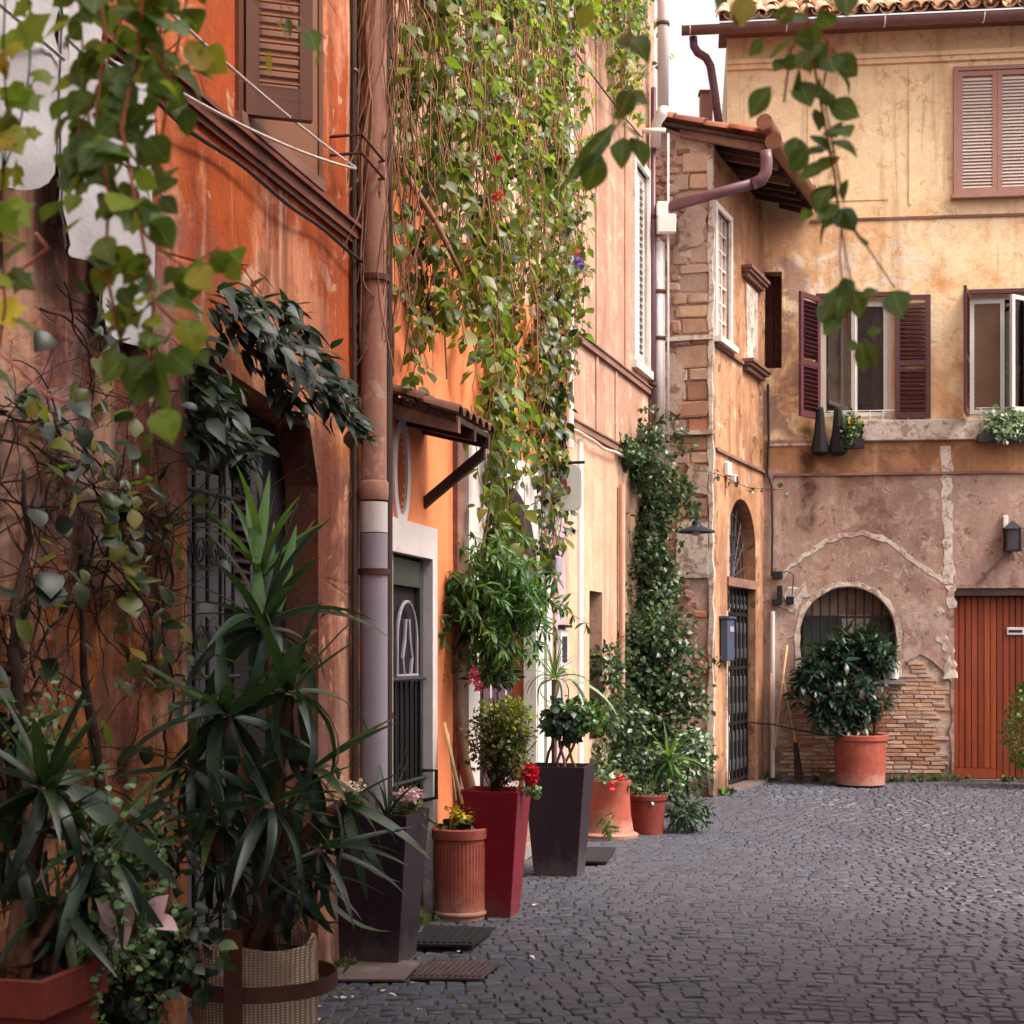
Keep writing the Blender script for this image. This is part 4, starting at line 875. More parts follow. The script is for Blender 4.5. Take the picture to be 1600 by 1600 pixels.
# side wall
sx0, sx1 = .60, 1.93; garch = archpoly(sx0, sx1, -.02, 2.72, .60, 18)
w0, w1 = WS.x(1118), WS.x(1139)
sw = wall('side_wall', M['sidewall'], st, WS, [(.035, -.3), (2.42, -.3), (2.42, 6.98), (.035, 6.98)], [(garch, .28), (rect(w0, w1, 5.02, 6.36), .12)], 1.0, .2, .008)
fr = MB(); fr.box(w0-.08, w0, -.03, .02, 4.96, 6.42); fr.box(w1, w1+.07, -.03, .02, 4.96, 6.42); fr.box(w0, w1, -.028, .02, 6.36, 6.42); fr.box(w0-.1, w1+.1, -.09, .02, 4.9, 4.96)
wfr = fr.build('window_frame', M['white'], st, WS)
mb = MB(); [mb.box(w0+(w1-w0)*k/3-.012, w0+(w1-w0)*k/3+.012, .03, .06, 5.02, 6.36) for k in range(4)]; [mb.box(w0, w1, .032, .058, 5.02+1.34*k/7-.01, 5.02+1.34*k/7+.01) for k in range(8)]
child('glazing_bar', mb, M['white'], wfr); child('pane', MB().box(w0-.02, w1+.02, .07, .08, 5.0, 6.38), M['glassmauve'], wfr)
# moulded ledges over and under the blind window, pale strip between
s0, s1 = WS.x(1162), WS.x(1184)
box('pale_strip', M['limeband'], st, WS, s0+.1, s1-.05, -.012, .02, 4.98, 5.85)
for z, dd in ((5.9, .12), (4.82, .14)):
    mb = MB(); mb.box(s0-.05, s1+.1, -dd*.5, .02, z, z+.05); mb.box(s0-.08, s1+.13, -dd*.8, .02, z+.05, z+.085); mb.box(s0-.1, s1+.15, -dd, .02, z+.085, z+.12); mb.build('moulded_ledge', M['oldwood'], st, WS)
for z in (3.73, 4.86): box('string_course', M['oldwood'], st, WS, .04, 2.40 if z < 4 else s0-.12, -.035, .02, z, z+.035)
# gate surround, gate with scroll panels, fanlight
ribbon('gate_band', M['limeband'], st, WS, [(sx0-.05, z) for z in np.arange(.02, 2.2, .2)], .06, -.012, .4)
gt = MB(); gx0, gx1 = sx0+.02, sx1-.02
gt.box(gx0, gx0+.05, .08, .12, .04, 2.3); gt.box(gx1-.05, gx1, .08, .12, .04, 2.3)
for z in (.06, .72, 1.36, 1.98): gt.box(gx0+.05, gx1-.05, .085, .115, z, z+.035)
gate = gt.build('gate', M['iron'], st, WS)
for i in range(1, 7): x = gx0+(gx1-gx0)*i/7; child('bar', MB().tube([(x, .1, .06), (x, .1, 2.28)], .016, 6), M['iron'], gate)
for zc_, hh in ((.42, .26), (1.06, .25), (1.69, .24), (2.14, .09)):
    for i in range(7):
        x = gx0+(gx1-gx0)*(i+.5)/7
        for s_ in (-1, 1):
            sp1 = [(x+s_*(.03-.028*(t/14)*math.cos(t*.5)), .1, zc_+hh*.55+hh*.4*(t/14)*math.sin(t*.5+2.2)) for t in range(2, 15)]
            sp2 = [(2*x-a, b2, 2*zc_-c2) for a, b2, c2 in reversed(sp1)]
            child('scroll', MB().tube(sp1+sp2, .0075, 4), M['scrolliron'], gate)
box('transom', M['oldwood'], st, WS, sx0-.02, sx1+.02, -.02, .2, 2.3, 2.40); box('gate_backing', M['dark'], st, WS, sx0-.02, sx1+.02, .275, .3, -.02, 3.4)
fm = MB(); cxg = (sx0+sx1)/2
for i in range(9): a = math.pi*(i+.5)/9; fm.tube([(cxg, .12, 2.42), (cxg+.64*math.cos(a), .12, 2.42+.85*math.sin(a))], .012, 5)
for i in range(3): r_ = .2+.17*i; fm.tube([(cxg+r_*math.cos(math.pi*t/12), .118, 2.42+r_*1.35*math.sin(math.pi*t/12)) for t in range(13)], .01, 5)
fm.build('fanlight_grille', M['scrolliron'], st, WS)
box('gate_step', M['kerbstone'], st, WS, sx0-.05, sx1+.1, -.12, .28, -.05, .035)
# roof: tiles, eaves boards, rafters, gutter
ye, zr, sl = -.60, 6.92, .30
def rf(x, y, dz=0): return Vector((x, y, zr+(y-ye)*sl+dz))
mb = MB(); q = [rf(-.14, ye), rf(2.45, ye), rf(2.45, 1.7), rf(-.14, 1.7)]; mb.add(q+[v+Vector((0, 0, .035)) for v in q], [(0, 1, 2, 3), (7, 6, 5, 4), (0, 4, 5, 1), (1, 5, 6, 2), (2, 6, 7, 3), (3, 7, 4, 0)]); mb.build('roof_deck', M['darkbrown'], st, WS)
for i in range(9):
    x = -.1+2.5*i/8; mb = MB(); a, b2 = rf(x, ye+.03, -.085), rf(x, .35, -.085); mb.add([v+Vector((dx, 0, dz)) for v in (a, b2) for dx in (0, .07) for dz in (0, .083)], [(0, 1, 3, 2), (4, 6, 7, 5), (0, 4, 5, 1), (2, 3, 7, 6), (0, 2, 6, 4), (1, 5, 7, 3)]); mb.build('rafter', M['oldwood'] if i in (0, 2, 4) else M['darkbrown'], st, WS)
def tilemesh(mat, L=.44, r0=.075, r1=.095):
    V = []; Fc = []
    for t, rr in ((0, r1), (L, r0)):
        for k in (0, 1):
            for a in range(7): an = math.pi*a/6; V.append(((rr-.014*k)*math.cos(an), t, (rr-.014*k)*math.sin(an)*.85))
    for a in range(6): Fc += [(a, a+1, a+15, a+14), (a+7, a+21, a+22, a+8), (a, a+7, a+8, a+1), (a+14, a+15, a+22, a+21)]
    return to_mesh('roof_tile', V, Fc, mat, True)
tm_r, tm_p = tilemesh(M['rooftilered']), tilemesh(M['rooftile'])
def puttile(parent, frame, me, x, y, z, slope, flip=False, jit=.012):
    o = bpy.data.objects.new('roof_tile', me); COL.objects.link(o); o.parent = parent
    m = Matrix.Translation((x+R.gauss(0, jit), y+R.gauss(0, jit*1.5), z+R.gauss(0, jit*.4))) @ Matrix.Rotation(math.atan(slope)+R.gauss(0, .015), 4, 'X') @ Matrix.Rotation(R.gauss(0, .03), 4, 'Z')
    if flip: m = m @ Matrix.Rotation(math.pi, 4, 'Y')
    o.matrix_basis = FR[parent.name].inverted() @ frame.M @ m
for r in range(6):
    for i in range(14):
        x = -.1+.19*i; y = ye-.05+.36*r; p = rf(x, y, .04+.012)
        puttile(st, WS, tm_r, x, y, p.z+.03, sl)
        if i < 13: puttile(st, WS, tm_r, x+.095, y, p.z+.062, sl, True)
gtp = MB(); n = 10
for k in range(2):
    x = -.16 if k == 0 else 2.42
V = []; Fc = []
for x in (-.16, 2.42):
    for rr in (.085, .077):
        for a in range(n+1): an = math.pi+math.pi*a/n; V.append((x, ye-.09+rr*math.cos(an), zr-.0+rr*math.sin(an)))
m_ = n+1
for a in range(n): Fc += [(a, a+1, 2*m_+a+1, 2*m_+a), (m_+a, 3*m_+a, 3*m_+a+1, m_+a+1), (a, m_+a, m_+a+1, a+1), (2*m_+a, 2*m_+a+1, 3*m_+a+1, 3*m_+a)]
MB().add(V, Fc).build('gutter', M['gutter'], st, WS, smooth=True)
MB().lathe([(.09, 0), (.1, .01), (.0, .012)], 16).build
mb = MB(); mb.tube([(-.19, ye-.09, zr-.005), (-.15, ye-.09, zr-.005)], .09, 16); mb.build('gutter_end', M['gutter'], st, WS)
bt = MB(); bt.tube([(-.30, ye-.02, zr+.17), (-.12, ye-.02, zr+.16), (.15, ye-.02, zr+.15)], .085, 12); bt.build('ridge_cap_tile', M['gutter'], st, WS, smooth=True)
dpz = thing('drainpipe', 'plum brown pipe slanting from the stone house gutter to the white box', 'drainpipe', loc=P(1195, 245, 16.1))
world_tube(dpz, 'pipe', M['pipepurple'], [P(1048, 323, 16.42), P(1110, 305, 16.25), P(1178, 286, 16.08)], .056, 14)
world_tube(dpz, 'elbow', M['pipepurple'], [P(1176, 287, 16.08), P(1190, 281, 16.06), P(1197, 268, 16.05), P(1198, 250, 16.05), P(1196, 236, 16.05)], .064, 14)
# fittings on the stone house
lp = thing('wall_lamp', 'dark blue black enamel saucer lamp hanging beside the climber', 'wall lamp', loc=P(1088, 828, 16.15))
c = P(1088, 832, 16.15)
MB().lathe([(.2, 0), (.2, .008), (.17, .03), (.09, .055), (.05, .075), (.045, .12), (.02, .13)], 28, c).build('shade', M['lampblack'], lp, WORLD, smooth=True)
MB().lathe([(.012, -.035), (.04, -.03), (.045, 0), (.03, .03)], 14, c).build('bulb', M['surround'], lp, WORLD, smooth=True)
world_tube(lp, 'arm', M['lampblack'], [c+Vector((0, 0, .12)), c+Vector((0, 0, .26)), c+Vector((0, .08, .33)), c+Vector((0, .45, .30))], .014, 8)
mbx = thing('letter_box', 'slim blue grey letter box on the jamb beside the iron gate', 'letter box', WS)
bo = MB().box(.24, .52, -.10, -.01, 1.46, 1.92, bev=.01).build('box', M['bluebox'], mbx, WS); box('lid', M['bluebox'], mbx, WS, .22, .54, -.115, -.0, 1.922, 1.95); child('flap', MB().box(.3, .46, -.108, -.1005, 1.78, 1.84), M['pipelilac'], bo)
sl_ = thing('sensor_light', 'white security light with a dark lens above the iron gate', 'wall lamp', WS)
MB().box(.42, .58, -.06, 0, 3.50, 3.66, bev=.012).build('housing', M['white2'], sl_, WS); MB().box(.46, .56, -.13, -.062, 3.42, 3.52, bev=.012).build('head', M['pipegrey'], sl_, WS); box('lens', M['lampblack'], sl_, WS, .48, .54, -.136, -.131, 3.44, 3.5)
MB().box(.36, .46, -.03, .0, 2.12, 2.55).build('number_plate', M['limeband'], mbx, WS) if False else None
# ================================================================== OCHRE HOUSE at the end of the lane
och = thing('ochre_house', 'ochre house closing the lane with shuttered windows, grilled arch and plank door', 'house', WF)
U = WF.uv
xl = U(1136, 100)[0]; xr = 8.2
def rpx(a, b2, c_, d): x0, z1 = U(a, b2); x1, z0 = U(c_, d); return x0, x1, z0, z1
W1 = rpx(1279, 466, 1395, 655); W2 = rpx(1511, 460, 1626, 650); DR = rpx(1491, 919, 1690, 1222); NI = rpx(1186, 425, 1222, 575)
A0, zA = U(1250, 1062); A1, _ = U(1400, 1062); zsp = U(1325, 993)[1]; ztop = U(1325, 917)[1]
aph = archpoly(A0, A1, zA, zsp, ztop-zsp, 20)
brk_px = [(1207, 1212), (1204, 1180), (1212, 1130), (1226, 1100), (1240, 1078), (1252, 1068), (1300, 1067), (1400, 1068), (1404, 1048), (1414, 1034), (1428, 1031), (1437, 1022), (1449, 1028), (1462, 1036), (1474, 1052), (1484, 1066), (1486, 1110), (1487, 1160), (1487, 1213), (1440, 1215), (1380, 1214), (1300, 1215), (1250, 1214)]
brk = WF.pts(brk_px); brk = [(x+R.gauss(0, .01), z+R.gauss(0, .008)) for x, z in fine(brk+[brk[0]], .12)[:-1]]
wall('wall', M['ochre'], och, WF, [(xl, -.3), (xr, -.3), (xr, 9.12), (xl, 9.12)],
     [(rect(*W1), .22), (rect(*W2), .22), (rect(DR[0], DR[1], -.02, DR[3]), .2), (aph, .3), (rect(*NI), .3), (brk, .05)], 3.5, .25, .008)
bk = wall('brick_bed', M['brickjoint'], och, WF, brk, (), .1, .15, .004); bk.matrix_basis = Matrix.Translation((0, .022, 0))
bs = stone_set('brick', M['brick'], 6, .06)
cnt = 0; z = .05; row = 0
bh = .043
while z < 1.75:
    x = min(p[0] for p in brk)+(row % 2)*.11+R.uniform(-.02, .02)
    while x < max(p[0] for p in brk):
        wd = .19*R.uniform(.8, 1.15)
        pts_ = [(x, z), (x+wd, z), (x, z+bh), (x+wd, z+bh), (x+wd/2, z+bh/2)]
        if all(inpoly(*p, brk) for p in pts_) and R.random() < .96:
            o = place(bs, 'brick', och, WF, x+wd/2, z+bh/2, wd-.008, bh-.006, .024+R.uniform(-.004, .006), .05, R.gauss(0, .012)); cnt += 1
        x += wd+.008
    z += bh+.007; row += 1
# niche with old wooden boards
for i in range(3):
    w_ = (NI[1]-NI[0])/3; box('niche_board', M['rust'], och, WF, NI[0]+w_*i+.004, NI[0]+w_*(i+1)-.004, .2+.02*i, .24+.02*i, NI[2]+.02, NI[3])
# grilled arch
box('arch_backing', M['ochre'], och, WF, A0-.02, A1+.02, .29, .33, zA-.05, ztop+.05)
gb = MB(); gb.box(A0, A1, .10, .125, U(1325, 964)[1]-.015, U(1325, 964)[1]+.015); gb.box(A0, A1, .10, .125, zA+.08, zA+.11)
ga = gb.build('arch_grille', M['iron'], och, WF)
for i in range(11):
    x = A0+(A1-A0)*(i+.5)/11; c_ = (A0+A1)/2; hh = zsp+(ztop-zsp)*math.sqrt(max(0, 1-((x-c_)/((A1-A0)/2))**2))
    child('bar', MB().tube([(x, .11, zA), (x, .11, hh)], .011, 6), M['iron'], ga)
sp = [(A0-.035, z) for z in np.arange(zA+.1, zsp, .15)]; c_ = (A0+A1)/2; rr = (A1-A0)/2+.035
arcp = [(c_-rr*math.cos(math.pi*i/22), zsp+(ztop-zsp+.035)*math.sin(math.pi*i/22)) for i in range(23)]
ribbon('arch_band', M['limeband'], och, WF, sp+arcp+[(A1+.035, z) for z in np.arange(zsp-.05, zA, -.15)], .065, -.008, .4)
box('arch_lintel_shade_board', M['iron'], och, WF, A0+.06, A1-.06, .16, .18, zsp+.36, ztop-.05) if False else None
for a, b2, mt, y_ in ((1258, 1312, 'greendoor', .2), (1366, 1394, 'greendoor', .2), (1318, 1362, 'limeband', .22)):
    box('inner_shutter' if mt == 'greendoor' else 'inner_panel', M[mt], och, WF, U(a, 1000)[0], U(b2, 1000)[0], y_, y_+.03, zA, zsp+.25)
bl = thing('white_pail', 'small pale bucket standing on the ledge at the right of the grilled arch', 'bucket', WF)
c = (U(1394, 1050)[0], -.04, zA+.015); MB().lathe([(.001, 0), (.07, 0), (.085, .2), (.078, .2), (.065, .02), (.001, .02)], 18, c).build('body', M['surround'], bl, WF, smooth=True)
ar = MB().tube([(c[0]+.083*math.cos(t), c[1], c[2]+.2+.05*math.sin(t)) for t in np.linspace(0, math.pi, 9)], .004, 5); ar.build('handle', M['iron'], bl, WF)
MB().box(A0-.05, A1+.1, -.10, .25, zA-.05, zA).build('arch_sill', M['kerbstone'], och, WF)
# relieving arch line, white vertical strip, joint lines
big = WF.pts([(1222, 905), (1234, 886), (1262, 864), (1290, 846), (1318, 836), (1348, 834), (1376, 840), (1402, 856), (1428, 876), (1452, 894), (1474, 908)])
ribbon('relief_arch', M['limeband'], och, WF, fine(big, .06), .07, -.006, .6)
ribbon('vertical_band', M['limeband'], och, WF, fine(WF.pts([(1479, 697), (1480, 760), (1481, 830), (1482, 912)]), .07), .145, -.007, .3)
ribbon('plaster_patch', M['limeband'], och, WF, fine(WF.pts([(1228, 952), (1240, 930), (1262, 922)]), .06), .22, -.008, .5)
for q, wd in (([(1484, 915), (1488, 950)], .1), ([(1470, 990), (1482, 1020), (1486, 1060)], .14), ([(1462, 962), (1474, 952)], .07)): ribbon('plaster_patch', M['limeband'], och, WF, fine(WF.pts(q), .05), wd, -.008, .6)
zl = U(1400, 740)[1]; box('string_course', M['oldwood'], och, WF, .12, xr, -.028, .02, zl-.016, zl+.016)
zl = U(1400, 341)[1]; mb = MB(); mb.box(.55, xr, -.02, .02, zl-.02, zl+.012); mb.build('string_course', M['oldwood'], och, WF)
zl = U(1400, 692)[1]; box('string_course', M['limeband'], och, WF, .02, U(1345, 690)[0]-.01, -.02, .02, zl-.02, zl+.015)
s0, s1 = U(1346, 690), U(1700, 655); MB().box(s0[0], s1[0], -.06, .02, s0[1], U(1400, 657)[1], bev=.01).build('window_sill', M['limeband'], och, WF)
# cornice, blind panels
mb = MB(); zc1 = U(1400, 92)[1]; mb.box(xl, xr, -.04, .02, zc1-.06, zc1); mb.box(xl, xr, -.07, .02, zc1, zc1+.05); mb.build('cornice', M['ochre'], och, WF)
p0 = rpx(1262, 138, 1388, 312); box('blind_panel', M['ochre'], och, WF, p0[0], p0[1], -.012, .02, p0[2], p0[3]); p1 = rpx(1420, 105, 1424, 320); box('render_joint', M['ochre'], och, WF, p1[0], p1[1], -.016, .02, p1[2], p1[3])
# upper pink shutters
q = rpx(1489, 107, 1626, 303); mb = MB(); mb.box(q[0], q[0]+.05, -.06, .02, q[2], q[3]); mb.box(q[1]-.05, q[1], -.06, .02, q[2], q[3]); mb.box(q[0]+.05, q[1]-.05, -.058, .02, q[3]-.05, q[3]); mb.box(q[0]-.03, q[1]+.03, -.12, .02, q[2]-.045, q[2]); mb.build('window_frame', M['shutpink'], och, WF)
hw = (q[1]-q[0]-.1)/2
for k in range(2): louvre(och, WF, 'shutter', Matrix.Translation((q[0]+.05+k*hw, -.05, q[2]+.01)), hw-.004, q[3]-q[2]-.07, M['shutpink'], M['slatpale'], 34, st=.055, ang=.95)
# middle windows
def casement(W_, sashes):
    x0, x1, z0, z1 = W_; mb = MB(); mb.box(x0, x0+.05, .1, .17, z0, z1); mb.box(x1-.05, x1, .1, .17, z0, z1); mb.box(x0+.05, x1-.05, .102, .168, z1-.05, z1); mb.box(x0+.05, x1-.05, .102, .168, z0, z0+.05); f = mb.build('window_frame', M['white2'], och, WF)
    child('pane', MB().box(x0-.02, x1+.02, .205, .215, z0-.02, z1+.02), M['glass'], f)
    for cx0, cx1 in ((x0+.0, x0+.16), (x1-.2, x1-.0)):
        V = []; nx = 14
        for i in range(nx+1):
            for zz in (z0-.1, z1): V.append((cx0+(cx1-cx0)*i/nx, .30+.02*math.sin(i*2.1), zz))
        n0 = len(V); Fq = [(2*i, 2*i+1, 2*i+3, 2*i+2) for i in range(nx)]; MB().add(V+[(x, y+.008, z) for x, y, z in V], Fq+[tuple(q+n0 for q in reversed(f_)) for f_ in Fq]).build('curtain', M['curtain'], och, WF, smooth=True)
    box('room_wall', M['roomwall'], och, WF, x0-.6, x1+.6, 1.9, 1.95, z0-.6, z1+.5); box('picture_frame', M['limeband'], och, WF, x0+.55, x0+.9, 1.85, 1.895, z0+.5, z0+1.0); box('room_floor', M['darkbrown'], och, WF, x0-.6, x1+.6, .24, 1.9, z0-.62, z0-.6)
    for hx, wd, ang, gl in sashes:
        Mx = Matrix.Translation((hx, .105, z0+.05)) @ Matrix.Rotation(ang, 4, 'Z'); hgt = z1-z0-.1; s_ = .05*(1 if wd > 0 else -1); mb = MB()
        mb.box(min(0, s_), max(0, s_), -.02, .02, 0, hgt); mb.box(min(wd, wd-s_), max(wd, wd-s_), -.02, .02, 0, hgt); mb.box(min(s_, wd-s_), max(s_, wd-s_), -.018, .018, 0, .05); mb.box(min(s_, wd-s_), max(s_, wd-s_), -.018, .018, hgt-.05, hgt)
        o = obj('sash', to_mesh('sash', mb.V, mb.F, M['white2']), och, WF, Mx)
        child('pane', MB().box(min(s_, wd-s_), max(s_, wd-s_), -.004, .004, .05, hgt-.05), M[gl], o)
x0, x1, z0, z1 = W1; wd = (x1-x0)
casement(W1, [(x0+.05, wd*.47, -.35, 'glass'), (x1-.05, -wd*.47, .06, 'glass')])
x0, x1, z0, z1 = W2; wd = x1-x0
casement(W2, [(x0+.05, wd*.47, -.05, 'glassbrown'), (x1-.05, -wd*.5, .7, 'glass')])
for (x0, x1, z0, z1), la, ra, lw in ((W1, 1.05, None, .5), (W2, 1.42, None, .46)):
    box('window_head', M['shutdark'], och, WF, x0-.03, x1+.03, -.035, .02, z1, z1+.05)
# open dark red shutters: left ones swung out, right one flat on the wall
hgt = W1[3]-W1[2]
louvre(och, WF, 'shutter', Matrix.Translation((W1[0]-.01, -.03, W1[2])) @ Matrix.Rotation(math.pi+.95, 4, 'Z'), .44, hgt, M['shutdark'], M['slatdark'], 26, rails=(.55*hgt*.8,), st=.06)
louvre(och, WF, 'shutter', Matrix.Translation((W1[1]+.02, -.06, W1[2])), U(1453, 560)[0]-W1[1]-.02, hgt, M['shutdark'], M['slatdark'], 26, rails=(.45*hgt,), st=.06)
louvre(och, WF, 'shutter', Matrix.Translation((W2[0]-.01, -.03, W2[2])) @ Matrix.Rotation(math.pi+1.32, 4, 'Z'), .46, W2[3]-W2[2], M['shutdark'], M['slatdark'], 26, rails=(.45*hgt,), st=.06)
louvre(och, WF, 'shutter', Matrix.Translation((W2[1]+.02, -.06, W2[2])), .46, W2[3]-W2[2], M['shutdark'], M['slatdark'], 26, rails=(.45*hgt,), st=.06)
# window rail
for W_ in (W1, W2):
    mb = MB(); mb.tube([(W_[0]+.1, -.05, W_[2]+.1), (W_[1]+.2, -.05, W_[2]+.1)], .006, 5); [mb.tube([(x, -.05, W_[2]-.02), (x, -.05, W_[2]+.1)], .009, 5) for x in np.linspace(W_[0]+.15, W_[1]+.18, 7)]; mb.build('window_rail', M['white2'], och, WF)
# plank door
x0, x1, z0, z1 = DR[0], DR[1], 0, DR[3]
box('door_recess', M['dark'], och, WF, x0-.02, x1+.02, .195, .23, -.02, z1+.02)
box('door_lintel', M['darkbrown'], och, WF, x0, x1, .02, .19, z1-.09, z1)
pd = thing('plank_door', 'varnished red brown plank door with a letter slot in the ochre house', 'door', WF); n = 20; w_ = (x1-x0)/n
for i in range(n):
    box('plank', M['reddoor'], pd, WF, x0+w_*i+.004, x0+w_*(i+1)-.004, .12+R.uniform(0, .006), .16, .16 if i < 7 else .04, z1-.095, bev=.004)
box('bottom_board', M['reddoor'], pd, WF, x0+.005, x0+w_*7-.004, .11, .16, .04, .156); box('threshold', M['kerbstone'], och, WF, x0-.05, x1+.05, -.06, .2, -.05, .03)
a, b2 = U(1576, 992), U(1603, 980); ls = MB().box(a[0], b2[0], .10, .119, a[1], b2[1], bev=.006).build('letter_slot', M['pipegrey'], pd, WF); child('slit', MB().box(a[0]+.02, b2[0]-.02, .096, .0995, a[1]+.03, b2[1]-.03), M['iron'], ls)
# door head render joint and conduit
tube('conduit', M['oldwood'], och, WF, [U(1528, 912)[:1]+(-.012,)+U(1528, 912)[1:], U(1571, 866)[:1]+(-.012,)+U(1571, 866)[1:]], .012, 6)
lt = thing('lantern', 'dark metal wall lantern with a white sensor over the plank door', 'wall lamp', WF)
a, b2 = U(1567, 860), U(1590, 828); lx0, lx1, lz0, lz1 = a[0], b2[0], a[1], b2[1]
mb = MB(); 
for x in (lx0, lx1-.02):
    for y in (-.2, -.055): mb.box(x, x+.02, y, y+.02, lz0, lz1)
mb.box(lx0-.01, lx1+.01, -.21, -.03, lz0-.02, lz0); mb.add([(lx0-.02, -.22, lz1), (lx1+.02, -.22, lz1), (lx1+.02, -.02, lz1), (lx0-.02, -.02, lz1), ((lx0+lx1)/2, -.12, lz1+.11)], [(0, 1, 4), (1, 2, 4), (2, 3, 4), (3, 0, 4), (3, 2, 1, 0)])
mb.build('lantern_frame', M['iron'], lt, WF); box('pane', M['glassmauve'], lt, WF, lx0+.012, lx1-.012, -.188, -.047, lz0, lz1)
box('wall_plate', M['iron'], lt, WF, lx0+.03, lx1-.03, -.029, 0, lz0, lz1+.08); a, b2 = U(1566, 826), U(1574, 806); MB().box(a[0], b2[0], -.06, 0, a[1], b2[1], bev=.008).build('sensor', M['white2'], lt, WF)
# eaves: gutter and tiles
ge = -.42; zg = 9.03
V = []; Fc = []; gxl = xl-.55
for x in (gxl, xr):
    for rr in (.085, .077):
        for a in range(n_g := 9): an = math.pi+math.pi*a/8; V.append((x, ge+rr*math.cos(an), zg+rr*math.sin(an)))
for a in range(8): Fc += [(a, a+1, 18+a+1, 18+a), (9+a, 27+a, 27+a+1, 9+a+1), (a, 9+a, 9+a+1, a+1), (18+a, 18+a+1, 27+a+1, 27+a)]
MB().add(V, Fc).build('gutter', M['pipebrown'], och, WF, smooth=True)
for x in np.linspace(gxl+.1, xr, 9): MB().tube([(x, ge+.09*math.cos(t), zg+.09*math.sin(t)) for t in np.linspace(math.pi, 2*math.pi, 8)], .009, 5).build('gutter_bracket', M['surround'], och, WF)
MB().box(xl-.1, xr, ge+.06, .3, zg+.02, zg+.07).build('eaves_board', M['oldwood'], och, WF)
mb = MB(); q = [Vector((xl-.1, ge+.03, zg+.075)), Vector((xr, ge+.03, zg+.075)), Vector((xr, 3.4, zg+.075+2.1)), Vector((xl-.1, 3.4, zg+.075+2.1))]; mb.add(q+[v+Vector((0, 0, .04)) for v in q], [(0, 1, 2, 3), (7, 6, 5, 4), (0, 4, 5, 1), (1, 5, 6, 2), (2, 6, 7, 3), (3, 7, 4, 0)]); mb.build('roof_deck', M['oldwood'], och, WF)
srf = 2.1/3.37
for r in range(5):
    i = 0; x = xl-.05
    while x < 5.6:
        y = ge-.06+.36*r; zz = zg+.115+(y-ge-.03)*srf
        puttile(och, WF, tm_p, x, y, zz+.035, srf)
        puttile(och, WF, tm_p, x+.1, y, zz+.07, srf, True)
        x += .2
dq = thing('drainpipe', 'brown swan-neck drainpipe dropping from the ochre house gutter behind the stone roof', 'drainpipe', loc=P(1100, 100, 18.4))
world_tube(dq, 'pipe', M['pipepurple'], [P(1083, 58, 18.5), P(1084, 72, 18.5), P(1090, 82, 18.55), P(1103, 90, 18.65), P(1110, 103, 18.7), P(1116, 140, 18.75), P(1124, 200, 18.85)], .05, 12)
ch = thing('chimney', 'short brick chimney behind the stone house roof', 'chimney', loc=P(1103, 210, 19.2))
c = P(1103, 200, 19.2); MB().box(c.x-.075, c.x+.075, c.y-.075, c.y+.075, 6.8, H+(HY-148)/F*19.2).build('stack', M['shutpink'], ch, WORLD); MB().box(c.x-.09, c.x+.09, c.y-.09, c.y+.09, H+(HY-148)/F*19.2, H+(HY-144)/F*19.2+.0).build('cap', M['terra'], ch, WORLD)
# things on the ochre wall
ef = thing('electrical_fittings', 'small black brackets and boxes with loose cables at the left edge of the grilled arch', 'fittings', WF)
for a, b2, c_, d in ((1206, 893, 1222, 905), (1206, 936, 1222, 946), (1214, 915, 1222, 938), (1228, 932, 1240, 945)): q = rpx(a, b2, c_, d); MB().box(q[0], q[1], -.09, -.02, q[2], q[3], bev=.008).build('bracket', M['iron'], ef, WF)
def wpath(frame, L, out): return [(frame.uv(a, b2, out)[0], -out, frame.uv(a, b2, out)[1]) for a, b2 in L]
tube('cable', M['cable'], ef, WF, wpath(WF, [(1222, 896), (1230, 892), (1240, 898), (1238, 930)], .03), .007, 5)
ck = thing('wall_cable', 'black cable running down the corner between the stone and ochre houses', 'cable', WF)
tube('cable', M['cable'], ck, WF, wpath(WF, [(1200, 600), (1201, 690), (1199, 740), (1206, 760), (1207, 830), (1206, 900)], .03), .016, 6)
dw = thing('drainpipe', 'pale grey pipe at the foot of the ochre wall behind the leaning sticks', 'drainpipe', WF)
tube('pipe', M['pipegrey'], dw, WF, wpath(WF, [(1207, 955), (1207, 1215)], .05), .03, 12)

# ================================================================== unseen house added beside and behind the camera to shade the near left wall
def plain_house(label, x0, x1, y0, y1, hgt, wins):
    fr_ = Frame(x0, y1, 0, -1); t_ = thing('unseen_house', label, 'house', fr_); L = y1-y0   # its front looks to -x
    hl = [(rect(a, a+.95, z, z+1.5), .2) for a, z in wins]
    wall('wall', M['mauve'], t_, fr_, rect(0, L, -.3, hgt), hl, x1-x0, .5)
    for a, z in wins:
        mb = MB(); mb.box(a, a+.06, .1, .15, z, z+1.5); mb.box(a+.89, a+.95, .1, .15, z, z+1.5); mb.box(a+.445, a+.505, .1, .15, z, z+1.5); f_ = mb.build('window', M['white2'], t_, fr_); child('pane', MB().box(a-.02, a+.97, .17, .18, z-.02, z+1.52), M['glass'], f_)
plain_house('tall mauve house added out of view on the near right to shade the left wall', 3.0, 7.0, -9, 6.5, 9.0, [(1.5, 1.0), (1.5, 4.2), (4, 4.2), (6.5, 4.2)])
